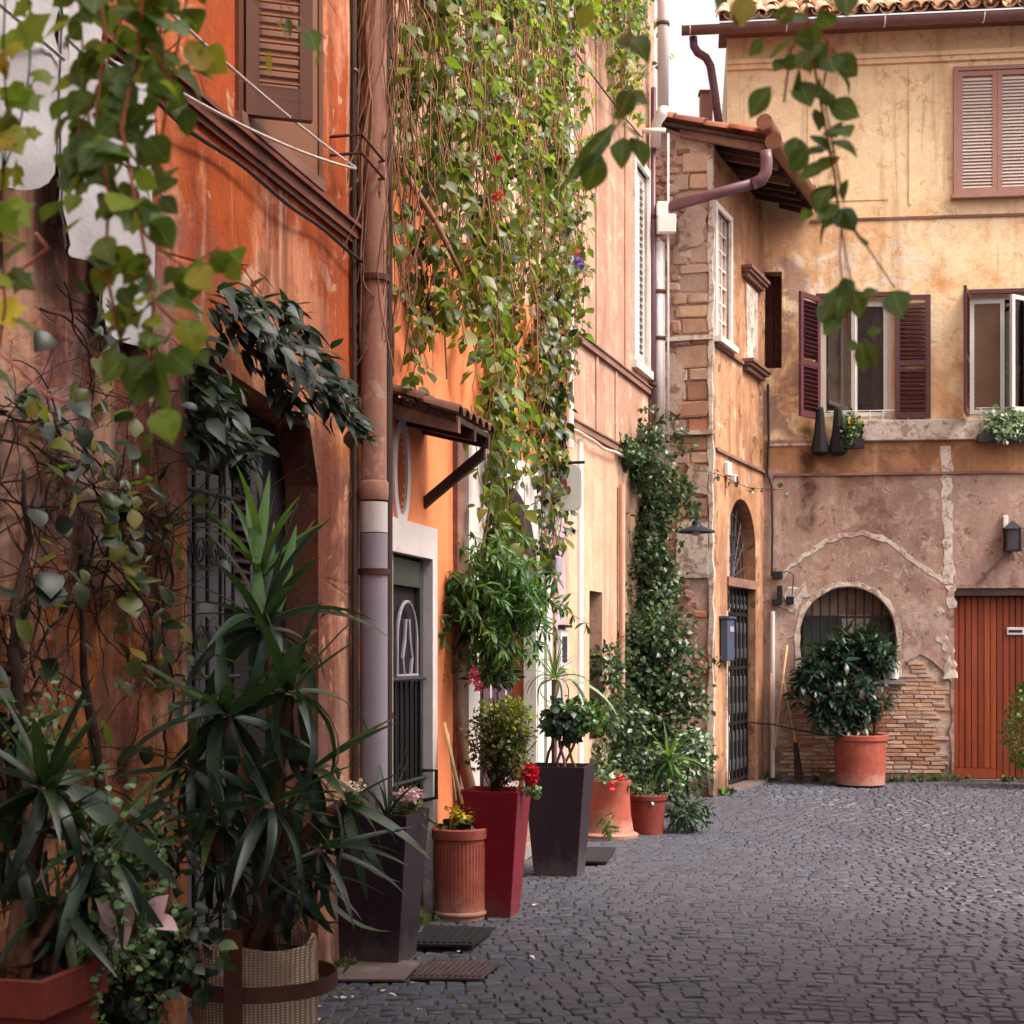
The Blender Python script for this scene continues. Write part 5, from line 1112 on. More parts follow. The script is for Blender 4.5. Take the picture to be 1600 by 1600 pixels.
# ================================================================== pots, planters, tools, mats
INW = Vector((-UY, UX, 0)); ULN = Vector((UX, UY, 0))
def planter(label, corner, top, bot, h, mat):
    """tapered square planter; corner = bottom corner nearest the camera on the street side"""
    c = corner+ULN*bot/2+INW*bot/2; f = Frame(c.x, c.y, UX, UY); t_ = thing('planter', label, 'planter', f, group='tall square planters')
    a, b2 = bot/2, top/2; ti = b2-.022; V = []; Fc = []
    for s, z in ((a, 0), (b2, h), (ti, h), (ti-.01, h-.05)): V += [(-s, -s, z), (s, -s, z), (s, s, z), (-s, s, z)]
    for r in range(3):
        for k in range(4): i = 4*r+k; j = 4*r+(k+1) % 4; Fc.append((i, j, j+4, i+4))
    Fc.append((0, 1, 2, 3)); me = to_mesh('body', V, Fc, mat); bm = bmesh.new(); bm.from_mesh(me)
    bmesh.ops.bevel(bm, geom=[e for e in bm.edges], offset=.006, segments=2, affect='EDGES'); bmesh.ops.recalc_face_normals(bm, faces=bm.faces); bm.to_mesh(me); bm.free(); obj('body', me, t_, f)
    MB().box(-ti+.003, ti-.003, -ti+.003, ti-.003, h-.09, h-.045).build('soil', M['soil'], t_, f); return c+Vector((0, 0, h-.045))
gp_ = lambda px, py: P(px, py, F*H/(py-HY))
T1 = planter('dark plum tapered planter with spiky leaves and pale pink flowers before the green door', gp_(622, 1512), .42, .30, .755, M['darkpot'])
T2 = planter('glossy red tapered planter beside the ribbed terracotta pot', gp_(797, 1436), .37, .25, .745, M['redpot'])
T3 = planter('dark plum tapered planter behind the red one with a round-headed shrub', gp_(901, 1372), .43, .30, .765, M['darkpot'])
def pot(name, label, c, prof, mat, ribs=0, soil=None, group='terracotta pots'):
    t_ = thing(name, label, 'plant pot', loc=c, group=group)
    o = MB().lathe(prof, 40, c).build('body', mat, t_, WORLD, smooth=True)
    zs = prof[-1][1]; r = prof[-1][0]
    MB().lathe([(.001, zs+.012), (r-.004, zs+.008), (r-.002, zs-.0)], 24, c).build('soil', M['soil'], t_, WORLD)
    if ribs:
        mb = MB()
        for k in range(ribs): a = 2*math.pi*k/ribs; d = Vector((math.cos(a), math.sin(a), 0)); mb.tube([c+d*.141+Vector((0, 0, .06)), c+d*.150+Vector((0, 0, .44))], .0055, 5)
        tag(mb.build('ribs', mat, t_, WORLD, smooth=True), kind='stuff')
        [MB().lathe([(.150, z), (.158, z+.01), (.158, z+.02), (.148, z+.03)], 40, c).build('band', mat, t_, WORLD, smooth=True) for z in (.02,)]
    return c+Vector((0, 0, zs+.01))
def prof_pot(r0, r1, h, rim=.06, t=.018, lip=.012): return [(.001, 0), (r0, 0), (r0+(r1-r0)*.5, (h-rim)*.5), (r1, h-rim), (r1+lip, h-rim+.006), (r1+lip+.004, h-.008), (r1+lip-.004, h), (r1-t+lip, h), (r1-t, h-.05), (r1-t-.004, h-.06)]
b = gp_(719, 1440); c = Vector((b.x, b.y+.13, 0)); c.x = (719-CX)/F*c.y
T4 = pot('terracotta_pot', 'ribbed terracotta pot of small yellow flowers between the plum and red planters', c, prof_pot(.145, .152, .53, .066), M['terra'], 44)
c = P(1344, 1222, 18.16); c.z = 0
T5 = pot('terracotta_pot', 'big plain terracotta pot below the grilled arch', c, prof_pot(.285, .305, .585, .07, .03, .02), M['terra'])
c = gp_(953, 1308); c.z = 0
T6 = pot('terracotta_pot', 'flared terracotta pot of red geraniums at the foot of the climber', c, [(.001, 0), (.235, 0), (.24, .03), (.20, .05), (.175, .2), (.165, .42), (.18, .46), (.18, .48), (.15, .48), (.145, .43)], M['terra'])
c = gp_(1012, 1303); c.z = 0
T7 = pot('terracotta_pot', 'old dark terracotta pot half covered by the climbing shrub', c, prof_pot(.13, .155, .34, .05), M['terradark'])
# burlap wrapped pot with an iron hoop and post
c8 = Vector(((400-CX)/F*5.55, 5.55, 0))
t8 = thing('burlap_pot', 'pot wrapped in pale burlap inside a rusty hoop holding the tall strap-leaved plant', 'plant pot', loc=c8)
V = []; Fc = []; sg = 48; prof = [(.20, 0), (.215, .12), (.222, .3), (.225, .46), (.218, .51), (.20, .515), (.19, .47)]
for r, z in prof:
    for k in range(sg): a = 2*math.pi*k/sg; rr = r*(1+.018*math.sin(a*7+z*9)+.012*math.sin(a*13+1)); V.append((c8.x+rr*math.cos(a), c8.y+rr*math.sin(a), z+(.012*math.sin(a*3+1) if z > .4 else 0)))
for i in range(len(prof)-1):
    for k in range(sg): a = i*sg+k; b = i*sg+(k+1) % sg; Fc.append((a, b, b+sg, a+sg))
MB().add(V, Fc).build('wrap', M['burlap'], t8, WORLD, smooth=True)
MB().lathe([(.001, .47), (.195, .465), (.195, .45)], 24, c8).build('soil', M['soil'], t8, WORLD)
hp = c8+Vector((.012, 0, 0)); MB().lathe([(.275, .345), (.282, .345), (.282, .40), (.275, .40), (.275, .345)], 48, hp).build('hoop', M['rust'], t8, WORLD, smooth=True)
pp = Vector((c8.x-.03, c8.y-.29, 0)); MB().box(pp.x-.03, pp.x+.03, pp.y-.012, pp.y+.012, 0, .60).build('post', M['rust'], t8, WORLD)
# near terracotta trough
f9 = Frame(-1.335, 4.16, UX, UY); t9 = thing('terracotta_pot', 'square dark terracotta pot lowest in the corner under the strap-leaved plant', 'plant pot', f9, group='terracotta pots')
V = []; Fc = []
for s, z in ((.13, 0), (.155, .60), (.172, .605), (.172, .70), (.145, .70), (.14, .64)): V += [(-s, -s, z), (s, -s, z), (s, s, z), (-s, s, z)]
for r in range(5):
    for k in range(4): i = 4*r+k; j = 4*r+(k+1) % 4; Fc.append((i, j, j+4, i+4))
MB().add(V, Fc+[(0, 1, 2, 3)]).build('body', M['terradark'], t9, f9); box('soil', M['soil'], t9, f9, -.139, .139, -.139, .139, .62, .66)
# mats, cover, step
def quadmat(name, label, cat, px, mat, z=.022, th=.014, slats=0):
    q = [gp_(*p) for p in px]; c = sum(q, Vector())/4; t_ = thing(name, label, cat, loc=(c.x, c.y, 0)); mb = MB()
    V = [(v.x, v.y, z) for v in q]+[(v.x, v.y, z+th) for v in q]; mb.add(V, [(3, 2, 1, 0), (4, 5, 6, 7), (0, 1, 5, 4), (1, 2, 6, 5), (2, 3, 7, 6), (3, 0, 4, 7)]); o = mb.build('slab' if slats else 'pad', mat, t_, WORLD)
    for i in range(slats):
        t0, t1 = (i+.2)/slats, (i+.72)/slats; a0, a1 = q[0].lerp(q[1], t0), q[0].lerp(q[1], t1); b0, b1 = q[3].lerp(q[2], t0), q[3].lerp(q[2], t1)
        a0, b0 = a0.lerp(b0, .06), b0.lerp(a0, .06); a1, b1 = a1.lerp(b1, .06), b1.lerp(a1, .06)
        V = [(v.x, v.y, z+th) for v in (a0, a1, b1, b0)]+[(v.x, v.y, z+th+.008) for v in (a0, a1, b1, b0)]; MB().add(V, [(4, 5, 6, 7), (0, 1, 5, 4), (1, 2, 6, 5), (2, 3, 7, 6), (3, 0, 4, 7)]).build('rib', mat, t_, WORLD)
quadmat('door_mat', 'black rubber door mat before the green door', 'door mat', [(648, 1486), (738, 1487), (772, 1459), (664, 1455)], M['mat'], slats=9)
quadmat('door_mat', 'dark door mat beside the plum planter of the round-headed shrub', 'door mat', [(905, 1353), (948, 1354), (962, 1331), (918, 1330)], M['mat'])
quadmat('drain_cover', 'rusty grey iron drain cover in the cobbles before the nearest plum planter', 'drain cover', [(640, 1536), (752, 1537), (782, 1511), (668, 1510)], M['grate'], .016, .01, 12)
quadmat('step_slab', 'worn grey stone slab beside the drain cover', 'slab', [(470, 1538), (632, 1538), (660, 1508), (520, 1508)], M['kerbstone'], .014, .01)
def stick(label, a, b2, Ya, Yb, r, mat, name='cane'):
    t_ = thing(name, label, 'stick', loc=P(*b2, Yb)); world_tube(t_, 'shaft', mat, [P(*a, Ya), P(*a, Ya).lerp(P(*b2, Yb), .5), P(*b2, Yb)], r, 8); return t_
stick('tall pale cane of the crossed pair leaning left of the grilled arch', (1230, 1008), (1209, 1172), 18.5, 18.25, .014, M['bamboo'])
a_ = P(1243, 1160, 18.28); t_ = thing('broom', 'pale-handled broom with a worn dark head in the crossed pair by the grilled arch', 'broom', loc=(a_.x, 18.28, 0)); world_tube(t_, 'broom_handle', M['bamboo'], [P(1222, 1050, 18.5), P(1232, 1105, 18.4), a_], .014, 8); mb = MB()
for k in range(34): d = R.uniform(-.05, .05); e = R.uniform(-.03, .03); mb.tube([a_+Vector((d*.4, e*.4, 0)), Vector((a_.x+d+.05, 18.28+e, .02+R.uniform(0, .08)))], .006, 4)
tag(mb.build('bristles', M['barkdark'], t_, WORLD), kind='stuff')
stick('straight yellowish cane upright against the pale pipe at the ochre wall', (1205, 1052), (1204, 1165), 18.55, 18.5, .012, M['bamboo'])
for i, (a, b2) in enumerate((((694, 1130), (722, 1256)), ((700, 1145), (712, 1250)))): stick(('pale cane leaning above the yellow flowers', 'thinner brown cane leaning left of the red planter')[i], a, b2, 9.15, 8.93, (.011, .008)[i], M['bamboo'])
tn = thing('pipe_stub', 'dark iron hook standing at the right edge of the green door', 'hook', loc=P(664, 1160, 8.9)) if False else None

# ================================================================== plants in pots
def plant(name, label, cat, c, group=None): return thing(name, label, cat, loc=c, group=group)
dk, yc, ygl = LV['dark'], LV['yucca'], LV['youngyucca']
# big yucca
yb = plant('yucca', 'tall strap-leaved yucca with arching blue green leaves in the burlap pot', 'plant', c8+Vector((0, 0, .47)), 'yuccas')
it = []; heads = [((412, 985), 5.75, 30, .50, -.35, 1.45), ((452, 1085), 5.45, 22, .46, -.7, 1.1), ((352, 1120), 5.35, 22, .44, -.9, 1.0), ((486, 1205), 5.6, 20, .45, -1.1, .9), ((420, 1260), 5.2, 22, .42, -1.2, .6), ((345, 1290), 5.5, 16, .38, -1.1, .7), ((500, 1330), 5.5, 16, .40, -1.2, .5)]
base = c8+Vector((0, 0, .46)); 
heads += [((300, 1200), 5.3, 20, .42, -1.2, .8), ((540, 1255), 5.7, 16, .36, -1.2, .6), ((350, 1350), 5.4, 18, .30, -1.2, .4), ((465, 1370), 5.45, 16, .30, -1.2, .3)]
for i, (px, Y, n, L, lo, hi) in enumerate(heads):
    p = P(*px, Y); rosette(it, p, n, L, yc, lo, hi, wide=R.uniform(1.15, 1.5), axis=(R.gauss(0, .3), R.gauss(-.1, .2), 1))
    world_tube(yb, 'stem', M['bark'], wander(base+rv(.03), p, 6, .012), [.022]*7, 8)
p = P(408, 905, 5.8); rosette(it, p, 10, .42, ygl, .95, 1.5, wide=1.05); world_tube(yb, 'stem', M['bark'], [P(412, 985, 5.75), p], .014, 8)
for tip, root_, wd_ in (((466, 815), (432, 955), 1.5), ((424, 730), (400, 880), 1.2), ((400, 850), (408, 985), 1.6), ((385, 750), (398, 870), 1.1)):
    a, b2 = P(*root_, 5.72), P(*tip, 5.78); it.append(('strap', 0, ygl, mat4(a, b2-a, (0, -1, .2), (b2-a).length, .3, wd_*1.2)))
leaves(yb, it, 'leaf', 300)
# lower left yucca
tl = Vector((-1.335, 4.16, .66))
ya2 = plant('yucca', 'lower strap-leaved yucca spreading from the square pot in the corner', 'plant', tl, 'yuccas'); it = []
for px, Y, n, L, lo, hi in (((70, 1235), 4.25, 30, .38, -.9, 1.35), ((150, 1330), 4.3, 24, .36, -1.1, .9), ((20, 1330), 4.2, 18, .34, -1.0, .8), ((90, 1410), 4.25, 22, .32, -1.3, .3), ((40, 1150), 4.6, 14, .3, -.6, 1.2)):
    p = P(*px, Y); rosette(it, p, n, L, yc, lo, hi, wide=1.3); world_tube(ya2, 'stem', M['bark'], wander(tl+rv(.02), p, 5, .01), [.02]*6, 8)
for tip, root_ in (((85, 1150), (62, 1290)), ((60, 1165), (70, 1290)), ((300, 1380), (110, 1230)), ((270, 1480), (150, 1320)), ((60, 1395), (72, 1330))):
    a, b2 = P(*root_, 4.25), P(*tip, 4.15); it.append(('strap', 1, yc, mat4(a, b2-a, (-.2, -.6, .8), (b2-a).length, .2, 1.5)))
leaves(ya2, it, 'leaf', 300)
# trailing creeper with small round leaves at lower left
tc = plant('trailing_creeper', 'small round-leaved creeper trailing over the corner pots', 'creeper', P(190, 1560, 4.35)); it = []; ln = []
for k in range(46):
    px, py = R.uniform(85, 255), R.uniform(1180, 1470); Y = R.uniform(4.2, 4.75) if px < 230 else R.uniform(4.5, 5.1); a = P(px, py, Y); b2 = P(px+R.gauss(0, 30), min(1640, py+R.uniform(80, 300)), Y+R.uniform(-.15, .05)); q = wander(a, b2, 9, .012); ln.append((q, .0018))
    for j in range(1, 10):
        for _ in range(3): p = q[j]+rv(.014); it.append(('round', pick('round'), LV['round'], mat4(p, rv()+Vector((0, -.3, 0)), Vector((0.2, -.6, .8))+rv(.4), R.uniform(.016, .032))))
for k in range(10):
    px, py = R.uniform(20, 110), R.uniform(1095, 1190); 
    for j in range(14): p = P(px+R.gauss(0, 26), py+R.gauss(0, 16), R.uniform(4.5, 4.7)); it.append(('round', pick('round'), LV['round'], mat4(p, rv(), (0, -.5, 1), R.uniform(.018, .03))))
leaves(tc, it, 'leaf', 300); tubes(tc, 'runners', M['barkdark'], ln)
pl = plant('pale_leaved_plant', 'pale pinkish broad leaves among the dark straps in the lower corner', 'plant', P(165, 1480, 4.3)); it = []
for tip, rt in (((150, 1400), (185, 1450)), ((185, 1395), (180, 1470)), ((250, 1400), (235, 1440)), ((275, 1440), (235, 1440)), ((200, 1450), (170, 1480))):
    a, b2 = P(*rt, 4.3), P(*tip, 4.25); it.append(('ovate', pick('ovate'), LV['pinkf'], mat4(a, b2-a, (.2, -.8, .5), (b2-a).length*.95, R.gauss(0, .3))))
leaves(pl, it)
# plum planter one: agave blades and pale flowers
a1 = plant('agave', 'stiff spiky pointed leaves rising from the nearest plum planter', 'plant', T1); it = []
rosette(it, T1+Vector((.04, .02, .0)), 16, .36, LV['yucca'], .35, 1.4, kind='strap', wide=.8)
leaves(a1, it)
f1 = plant('flower_clump', 'domed heads of pale pink flowers in the nearest plum planter', 'flowers', T1+Vector((.0, -.1, 0))); it = []
for cx_, n in ((P(640, 1243, 7.75), 150), (P(548, 1232, 7.7), 90)):
    blob(it, cx_, (.075, .07, .045), n, 'petal', [LV['pinkf'] if n == 150 else LV['whitef']], .022, .3); blob(it, cx_-Vector((0, 0, .06)), (.09, .08, .05), 60, 'ovate', [LV['ivy']], .035)
    it2 = []
leaves(f1, it, 'petal', 0); 
# yellow kalanchoe
kf = plant('flower_clump', 'bunch of small yellow flowers in the ribbed terracotta pot', 'flowers', T4); it = []
blob(it, T4+Vector((0, 0, .045)), (.14, .13, .045), 130, 'ovate', [LV['dark'], LV['bush']], .055); blob(it, T4+Vector((.02, 0, .13)), (.10, .09, .06), 220, 'petal', [LV['yellow']], .03, .4)
blob(it, T4+Vector((.02, 0, .09)), (.09, .08, .05), 70, 'ovate', [LV['ivy']], .03)
leaves(kf, it, 'petal', 0)
# red planter: olive shrub, red flowers
rs_ = plant('shrub', 'twiggy olive brown small-leaved shrub in the red planter', 'shrub', T2); it = []
cS = P(785, 1160, 9.1)
blob(it, cS, (.235, .2, .3), 1900, 'tiny', [LV['bush'], LV['bush'], LV['ivy']], .036, .45); blob(it, cS+Vector((.02, 0, .14)), (.21, .17, .15), 520, 'tiny', [LV['ivy'], LV['lime']], .036, .5)
leaves(rs_, it, 'leaf', 0); ln = []
for k in range(40): e = cS+rv(.09); ln.append((wander(T2+rv(.012), e, 5, .008), .0035))
tubes(rs_, 'twigs', M['barkdark'], ln)
gf = plant('flower_clump', 'cluster of red flowers at the corner of the red planter', 'flowers', T2+Vector((.14, -.1, 0))); it = []
blob(it, P(830, 1208, 8.98), (.052, .05, .075), 150, 'petal', [LV['red']], .024, .4); blob(it, P(834, 1236, 8.97), (.05, .05, .03), 30, 'round', [LV['round']], .04)
leaves(gf, it, 'petal', 0)
# bright narrow-leaved shrub on a reddish trunk against the orange wall
bm_ = plant('bamboo_shrub', 'bright green feathery narrow-leaved shrub in front of the arched window', 'shrub', Vector((wallx(9.75)+.18, 9.72, 0))); it = []; ln = []
b0 = Vector((wallx(9.75)+.18, 9.72, 0)); top = P(752, 990, 9.75)
for k in range(120):
    e = P(R.gauss(758, 38), R.gauss(935, 42), R.uniform(9.4, 9.95)); tip = e+Vector((R.gauss(.1, .14), R.gauss(-.05, .1), -R.uniform(.0, .2))); q = wander(e+Vector((0, 0, .06)), tip, 6, .01); ln.append((q, .0015))
    for j in range(7):
        for _ in range(5): d = (q[min(j+1, 6)]-q[max(j-1, 0)]).normalized()*.6+rv(.6)+Vector((.1, 0, -.15)); it.append(('narrow', pick('narrow'), LV['bam'], mat4(q[j], d, (0.2, -.3, 1), R.uniform(.06, .105), R.gauss(0, .4), 1.5)))
leaves(bm_, it, 'leaf', 300); tubes(bm_, 'branches', M['barkdark'], ln)
world_tube(bm_, 'trunk', M['bark'], wander(b0, P(700, 1010, 9.7), 6, .012), [.05, .045, .04, .04, .035, .03, .025], 10)
for k in range(7): world_tube(bm_, 'limb', M['bark'], wander(P(700, 1010+k*8, 9.7), P(R.gauss(765, 35), R.gauss(930, 30), 9.7), 6, .015), [.014, .013, .012, .01, .008, .006, .004], 6)
mg = plant('hanging_flowers', 'small hanging pink flowers under the bright narrow-leaved shrub', 'flowers', P(744, 1070, 9.4)); it = []
for px, py in ((742, 1050), (748, 1072), (740, 1062)): blob(it, P(px, py, 9.4), (.025, .025, .035), 30, 'petal', [LV['magenta']], .022)
blob(it, P(770, 1050, 9.5), (.2, .15, .12), 260, 'lance', [LV['dark'], LV['bam']], .07); leaves(mg, it, 'petal', 0)
# plum planter two: standard shrub and a spider-leaved plant
s2 = plant('shrub', 'round-headed dark green shrub on bare stems in the farther plum planter', 'shrub', T3); it = []; cS = P(886, 1125, 10.8)
blob(it, cS, (.2, .19, .18), 520, 'ovate', [LV['dark'], LV['olean'], LV['bam']], .06, .4); blob(it, P(925, 1120, 10.7), (.1, .1, .14), 110, 'ovate', [LV['bam'], LV['round']], .05, .4); leaves(s2, it, 'leaf', 200)
for k in range(5): world_tube(s2, 'stem', M['bark'], wander(T3+Vector((R.gauss(0, .05), R.gauss(0, .05), 0)), cS+Vector((R.gauss(0, .06), R.gauss(0, .05), -.05)), 5, .008), .010, 7)
sp_ = plant('spider_plant', 'long arching grassy leaves spraying above the farther plum planter', 'plant', P(868, 1060, 11.2)); it = []
cS = P(866, 1062, 11.1); rosette(it, cS, 26, .34, LV['bam'], .1, 1.4, kind='strap', wide=.75); 
for tip, rt, k in (((960, 1110), (880, 1062), 2), ((945, 1150), (890, 1060), 3), ((832, 1010), (862, 1060), 0), ((850, 1000), (868, 1060), 0), ((915, 1040), (872, 1058), 1)): a, b2 = P(*rt, 11.0), P(*tip, 10.9); it.append(('strap', k, LV['varieg'] if k > 1 else LV['bam'], mat4(a, (b2-a)+Vector((0, 0, .25 if k > 1 else 0)), (0, -.3, 1), (b2-a).length*(1.25 if k > 1 else 1), 0, 1.0)))
leaves(sp_, it); world_tube(sp_, 'stem', M['bark'], [Vector((cS.x, cS.y, .0)), cS], .02, 8)
# the jasmine column and the shrubs at its foot
jz = plant('climbing_jasmine', 'dense dark small-leaved climber covering the corner of the peach and stone houses', 'climber', Vector((1.36, 15.9, 0))); it = []; jm = [LV['jas']]
def jblob(px, py, Y, rx, rz, n, sz=.05, ry=.22):
    Y = min(Y, (3.667/(.3116-(px-CX)/F) if px < 1015 else 16.6)-.32 if px > 880 else Y); blob(it, P(px, py, Y), (rx/F*Y, ry, rz/F*Y), n, 'tiny', jm, sz, .45, .4)
for py in range(685, 1010, 20): jblob(1004+14*math.sin(py*.05)+(py-685)*.05+R.gauss(0, 8), py, 16.0, (36 if py < 740 else 48)*R.uniform(.75, 1.25), 26, 250, .075, .26)
for px, py, rx, rz, n in ((1062, 765, 24, 26, 130), (1082, 798, 14, 14, 50), (985, 1000, 60, 50, 600), (1035, 990, 62, 56, 700), (995, 1060, 78, 60, 900), (1050, 1050, 56, 60, 600), (968, 1120, 58, 64, 700), (1030, 1130, 74, 70, 900), (972, 1195, 60, 60, 700), (1050, 1200, 60, 60, 600), (1010, 1210, 70, 56, 700), (1040, 735, 30, 40, 160), (950, 1040, 34, 44, 260), (945, 1120, 36, 50, 300), (940, 1190, 30, 40, 200), (1085, 1100, 26, 40, 160), (1095, 1180, 24, 40, 150)): jblob(px, py, 15.3, rx, rz, n, .07, .34)
ln = []
for k in range(80):
    py = R.uniform(670, 1230); a = P(1010+R.gauss(0, 30)+(py-700)*.04, py, 15.7); q = wander(a, a+Vector((R.gauss(0, .22), -R.uniform(.1, .4), R.gauss(.05, .22))), 6, .02); ln.append((q, .003))
    for p in q[2:]:
        for _ in range(4): it.append(('tiny', pick('tiny'), jm[0], mat4(p+rv(.03), rv(), Vector((0, -.3, 1))+rv(.4), R.uniform(.05, .085))))
leaves(jz, it, 'leaf', 0); tubes(jz, 'shoots', M['barkdark'], ln)
for k in range(6): world_tube(jz, 'stem', M['barkdark'], wander(Vector((1.3+.06*k, 15.95, 0)), P(R.uniform(990, 1035), 720, 16.2), 10, .03), .016, 6)
sp2 = plant('shrub', 'mixed grey green shrub with strap leaves at the foot of the stone corner', 'shrub', gp_(1062, 1298)); it = []; b0 = gp_(1062, 1290)
blob(it, P(1050, 1200, 13.3), (.3, .25, .3), 600, 'ovate', [LV['jas'], LV['olean'], LV['varieg']], .05, .45); blob(it, P(1085, 1160, 13.6), (.14, .15, .16), 200, 'ovate', [LV['olean'], LV['varieg']], .06, .45); blob(it, P(1072, 1270, 13.2), (.22, .2, .15), 260, 'lance', [LV['jas'], LV['olean']], .1, .5, droop=.5); blob(it, P(1010, 1190, 13.2), (.2, .2, .16), 260, 'ovate', [LV['jas'], LV['dark']], .05)
rosette(it, P(1046, 1190, 13.1), 26, .34, LV['bam'], -.7, 1.4, wide=.9); leaves(sp2, it, 'leaf', 150)
for k in range(4): world_tube(sp2, 'stem', M['barkdark'], wander(Vector((b0.x+R.gauss(0, .05), b0.y, 0)), P(1050+R.gauss(0, 20), 1200, 13.3), 5, .01), .012, 6)
gm = plant('geranium', 'straggly geranium with a few red flowers in the flared terracotta pot', 'plant', T6); it = []
blob(it, T6+Vector((0, -.02, .04)), (.2, .16, .14), 200, 'round', [LV['round'], LV['jas']], .05, .45, droop=.3); blob(it, P(968, 1215, 12.7), (.05, .05, .05), 26, 'petal', [LV['red']], .03); blob(it, P(958, 1228, 12.65), (.03, .03, .04), 14, 'petal', [LV['red']], .03)
blob(it, P(950, 1285, 12.6), (.07, .05, .13), 60, 'narrow', [LV['bam'], LV['jas']], .1, droop=.3); leaves(gm, it, 'leaf', 0)
g7 = plant('small_shrub', 'grey green leafy sprig in the old dark terracotta pot', 'shrub', T7); it = []
blob(it, T7+Vector((0, -.03, .05)), (.17, .15, .14), 170, 'ovate', [LV['varieg'], LV['jas']], .045); leaves(g7, it, 'leaf', 0)
# oleander in the big pot, plants in the grilled arch
ol = plant('oleander', 'dark blue green whorled-leaf shrub in the big terracotta pot', 'shrub', T5); it = []
for cp, rr, n in (((1290, 1045), .3, 30), ((1338, 1090), .34, 34), ((1268, 1080), .22, 16), ((1352, 1035), .24, 18), ((1318, 1125), .26, 20), ((1256, 1062), .16, 8), ((1316, 1010), .16, 7), ((1284, 1112), .14, 8), ((1375, 1010), .12, 5)):
    for k in range(n):
        v = rv().normalized(); c = P(*cp, 18.1)+Vector((v.x*rr, v.y*rr*.8, v.z*rr))*R.uniform(.45, 1.12)
        rosette(it, c, 12, R.uniform(.11, .18), LV['olean'], -.2, 1.1, kind='lance', wide=1.5, axis=v+Vector((0, -.2, .6)))
leaves(ol, it, 'leaf', 0)
for k in range(8): world_tube(ol, 'stem', M['barkdark'], wander(T5+Vector((R.gauss(-.05, .05), R.gauss(0, .05), 0)), P(1300+R.gauss(0, 34), 1075+R.gauss(0, 20), 18.1), 5, .02), .012, 6)
ap = plant('arch_plants', 'dark spiky foliage crowding behind the bars of the grilled arch', 'plants', P(1325, 1060, 18.6)); it = []
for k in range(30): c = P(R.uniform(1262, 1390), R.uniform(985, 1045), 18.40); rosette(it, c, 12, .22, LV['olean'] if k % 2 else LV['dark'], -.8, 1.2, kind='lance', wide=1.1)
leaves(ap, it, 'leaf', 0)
dr_ = plant('dry_shrub', 'bare twiggy plant right of the big terracotta pot', 'shrub', P(1375, 1150, 18.3)); ln = []
for k in range(24): a = P(1365, 1150, 18.35); ln.append((wander(a, P(R.uniform(1362, 1405), R.uniform(1060, 1120), 18.3), 5, .02), .004))
tubes(dr_, 'twigs', M['drystem'], ln); it = []; blob(it, P(1380, 1100, 18.3), (.15, .1, .16), 60, 'lance', [LV['bush']], .08); leaves(dr_, it, 'leaf', 0)
# topiary at the right edge
tpx = plant('topiary', 'clipped cone-shaped bush standing before the plank door', 'shrub', (P(1622, 1222, 17.6).x, 17.6, 0)); it = []; c = Vector((P(1622, 1222, 17.6).x, 17.6, 0))
for k in range(1900):
    t = R.random(); z = .22+1.1*t; r = .48*math.sin(math.pi*min(1, (t*.86+.10)))**.7*(1-.35*t); a = R.uniform(0, 6.28); rr = r*R.random()**.3; v = Vector((math.cos(a), math.sin(a), .3)); it.append(('ovate', pick('ovate'), LV['topi'], mat4(c+Vector((rr*v.x, rr*v.y, z)), v+rv(.6), v+rv(.4)+Vector((0, 0, .4)), R.uniform(.035, .06))))
leaves(tpx, it, 'leaf', 0); world_tube(tpx, 'trunk', M['bark'], [c, c+Vector((0, 0, .5))], .035, 8)
c = Vector((c.x+.05, c.y, 0)); 
# window boxes on the ochre house
def winbox(lab, px0, px1, py0, py1, mats, kind, sz, n, flower=None):
    x0, z1 = WF.uv(px0, py0, .15); x1, z0 = WF.uv(px1, py1, .15); t_ = thing('window_box', 'window box trough under the '+lab+' plant', 'window box', WF, group='window boxes'); box('trough', M['darkpot'], t_, WF, x0, x1, -.2, -.065, z0, z0+(z1-z0)*.3); c = WF.w((x0+x1)/2, -.13, z0+(z1-z0)*.75)
    pl_ = plant('window_plant', lab+' plant spilling from the window box', 'plant', c); it = []; blob(it, c, ((x1-x0)*.55, .12, (z1-z0)*.6), n, kind, mats, sz, .45, droop=.3); blob(it, c+Vector((-.05, -.1, -.12)), ((x1-x0)*.3, .08, .16), n//4, kind, mats, sz, .5, droop=.6)
    if flower: blob(it, c+Vector((0, -.08, .03)), ((x1-x0)*.5, .06, .1), 40, 'petal', [flower], .03)
    leaves(pl_, it, 'leaf', 0)
winbox('blue green yellow-flowered', 1312, 1350, 655, 700, [LV['round'], LV['olean']], 'ovate', .05, 330, LV['yellow'])
winbox('white-variegated', 1528, 1625, 648, 690, [LV['varieg']], 'ovate', .055, 700)
for px, lab in ((1281, 'left one of two drooping black pointed bags hung from the window rail'), (1309, 'right one of two drooping black pointed bags hung from the window rail')):
    x, z = WF.uv(px, 640, .1); hh = .5; t_ = tag(MB().lathe([(.014, .03), (.045, .0), (.058, -.14), (.07, -.28), (.098, -.42), (.108, -.52), (.07, -.55), (.001, -.52)], 8, (x, -.11, z)).tube([(x-.03, -.11, z-.03), (x-.035, -.11, z+.04)], [.016, .003], 6).tube([(x+.03, -.11, z-.03), (x+.035, -.11, z+.04)], [.016, .003], 6).build('hanging_bag', M['mat'], None, WF, smooth=True), lab, 'bag', 'black bags on the window rail')

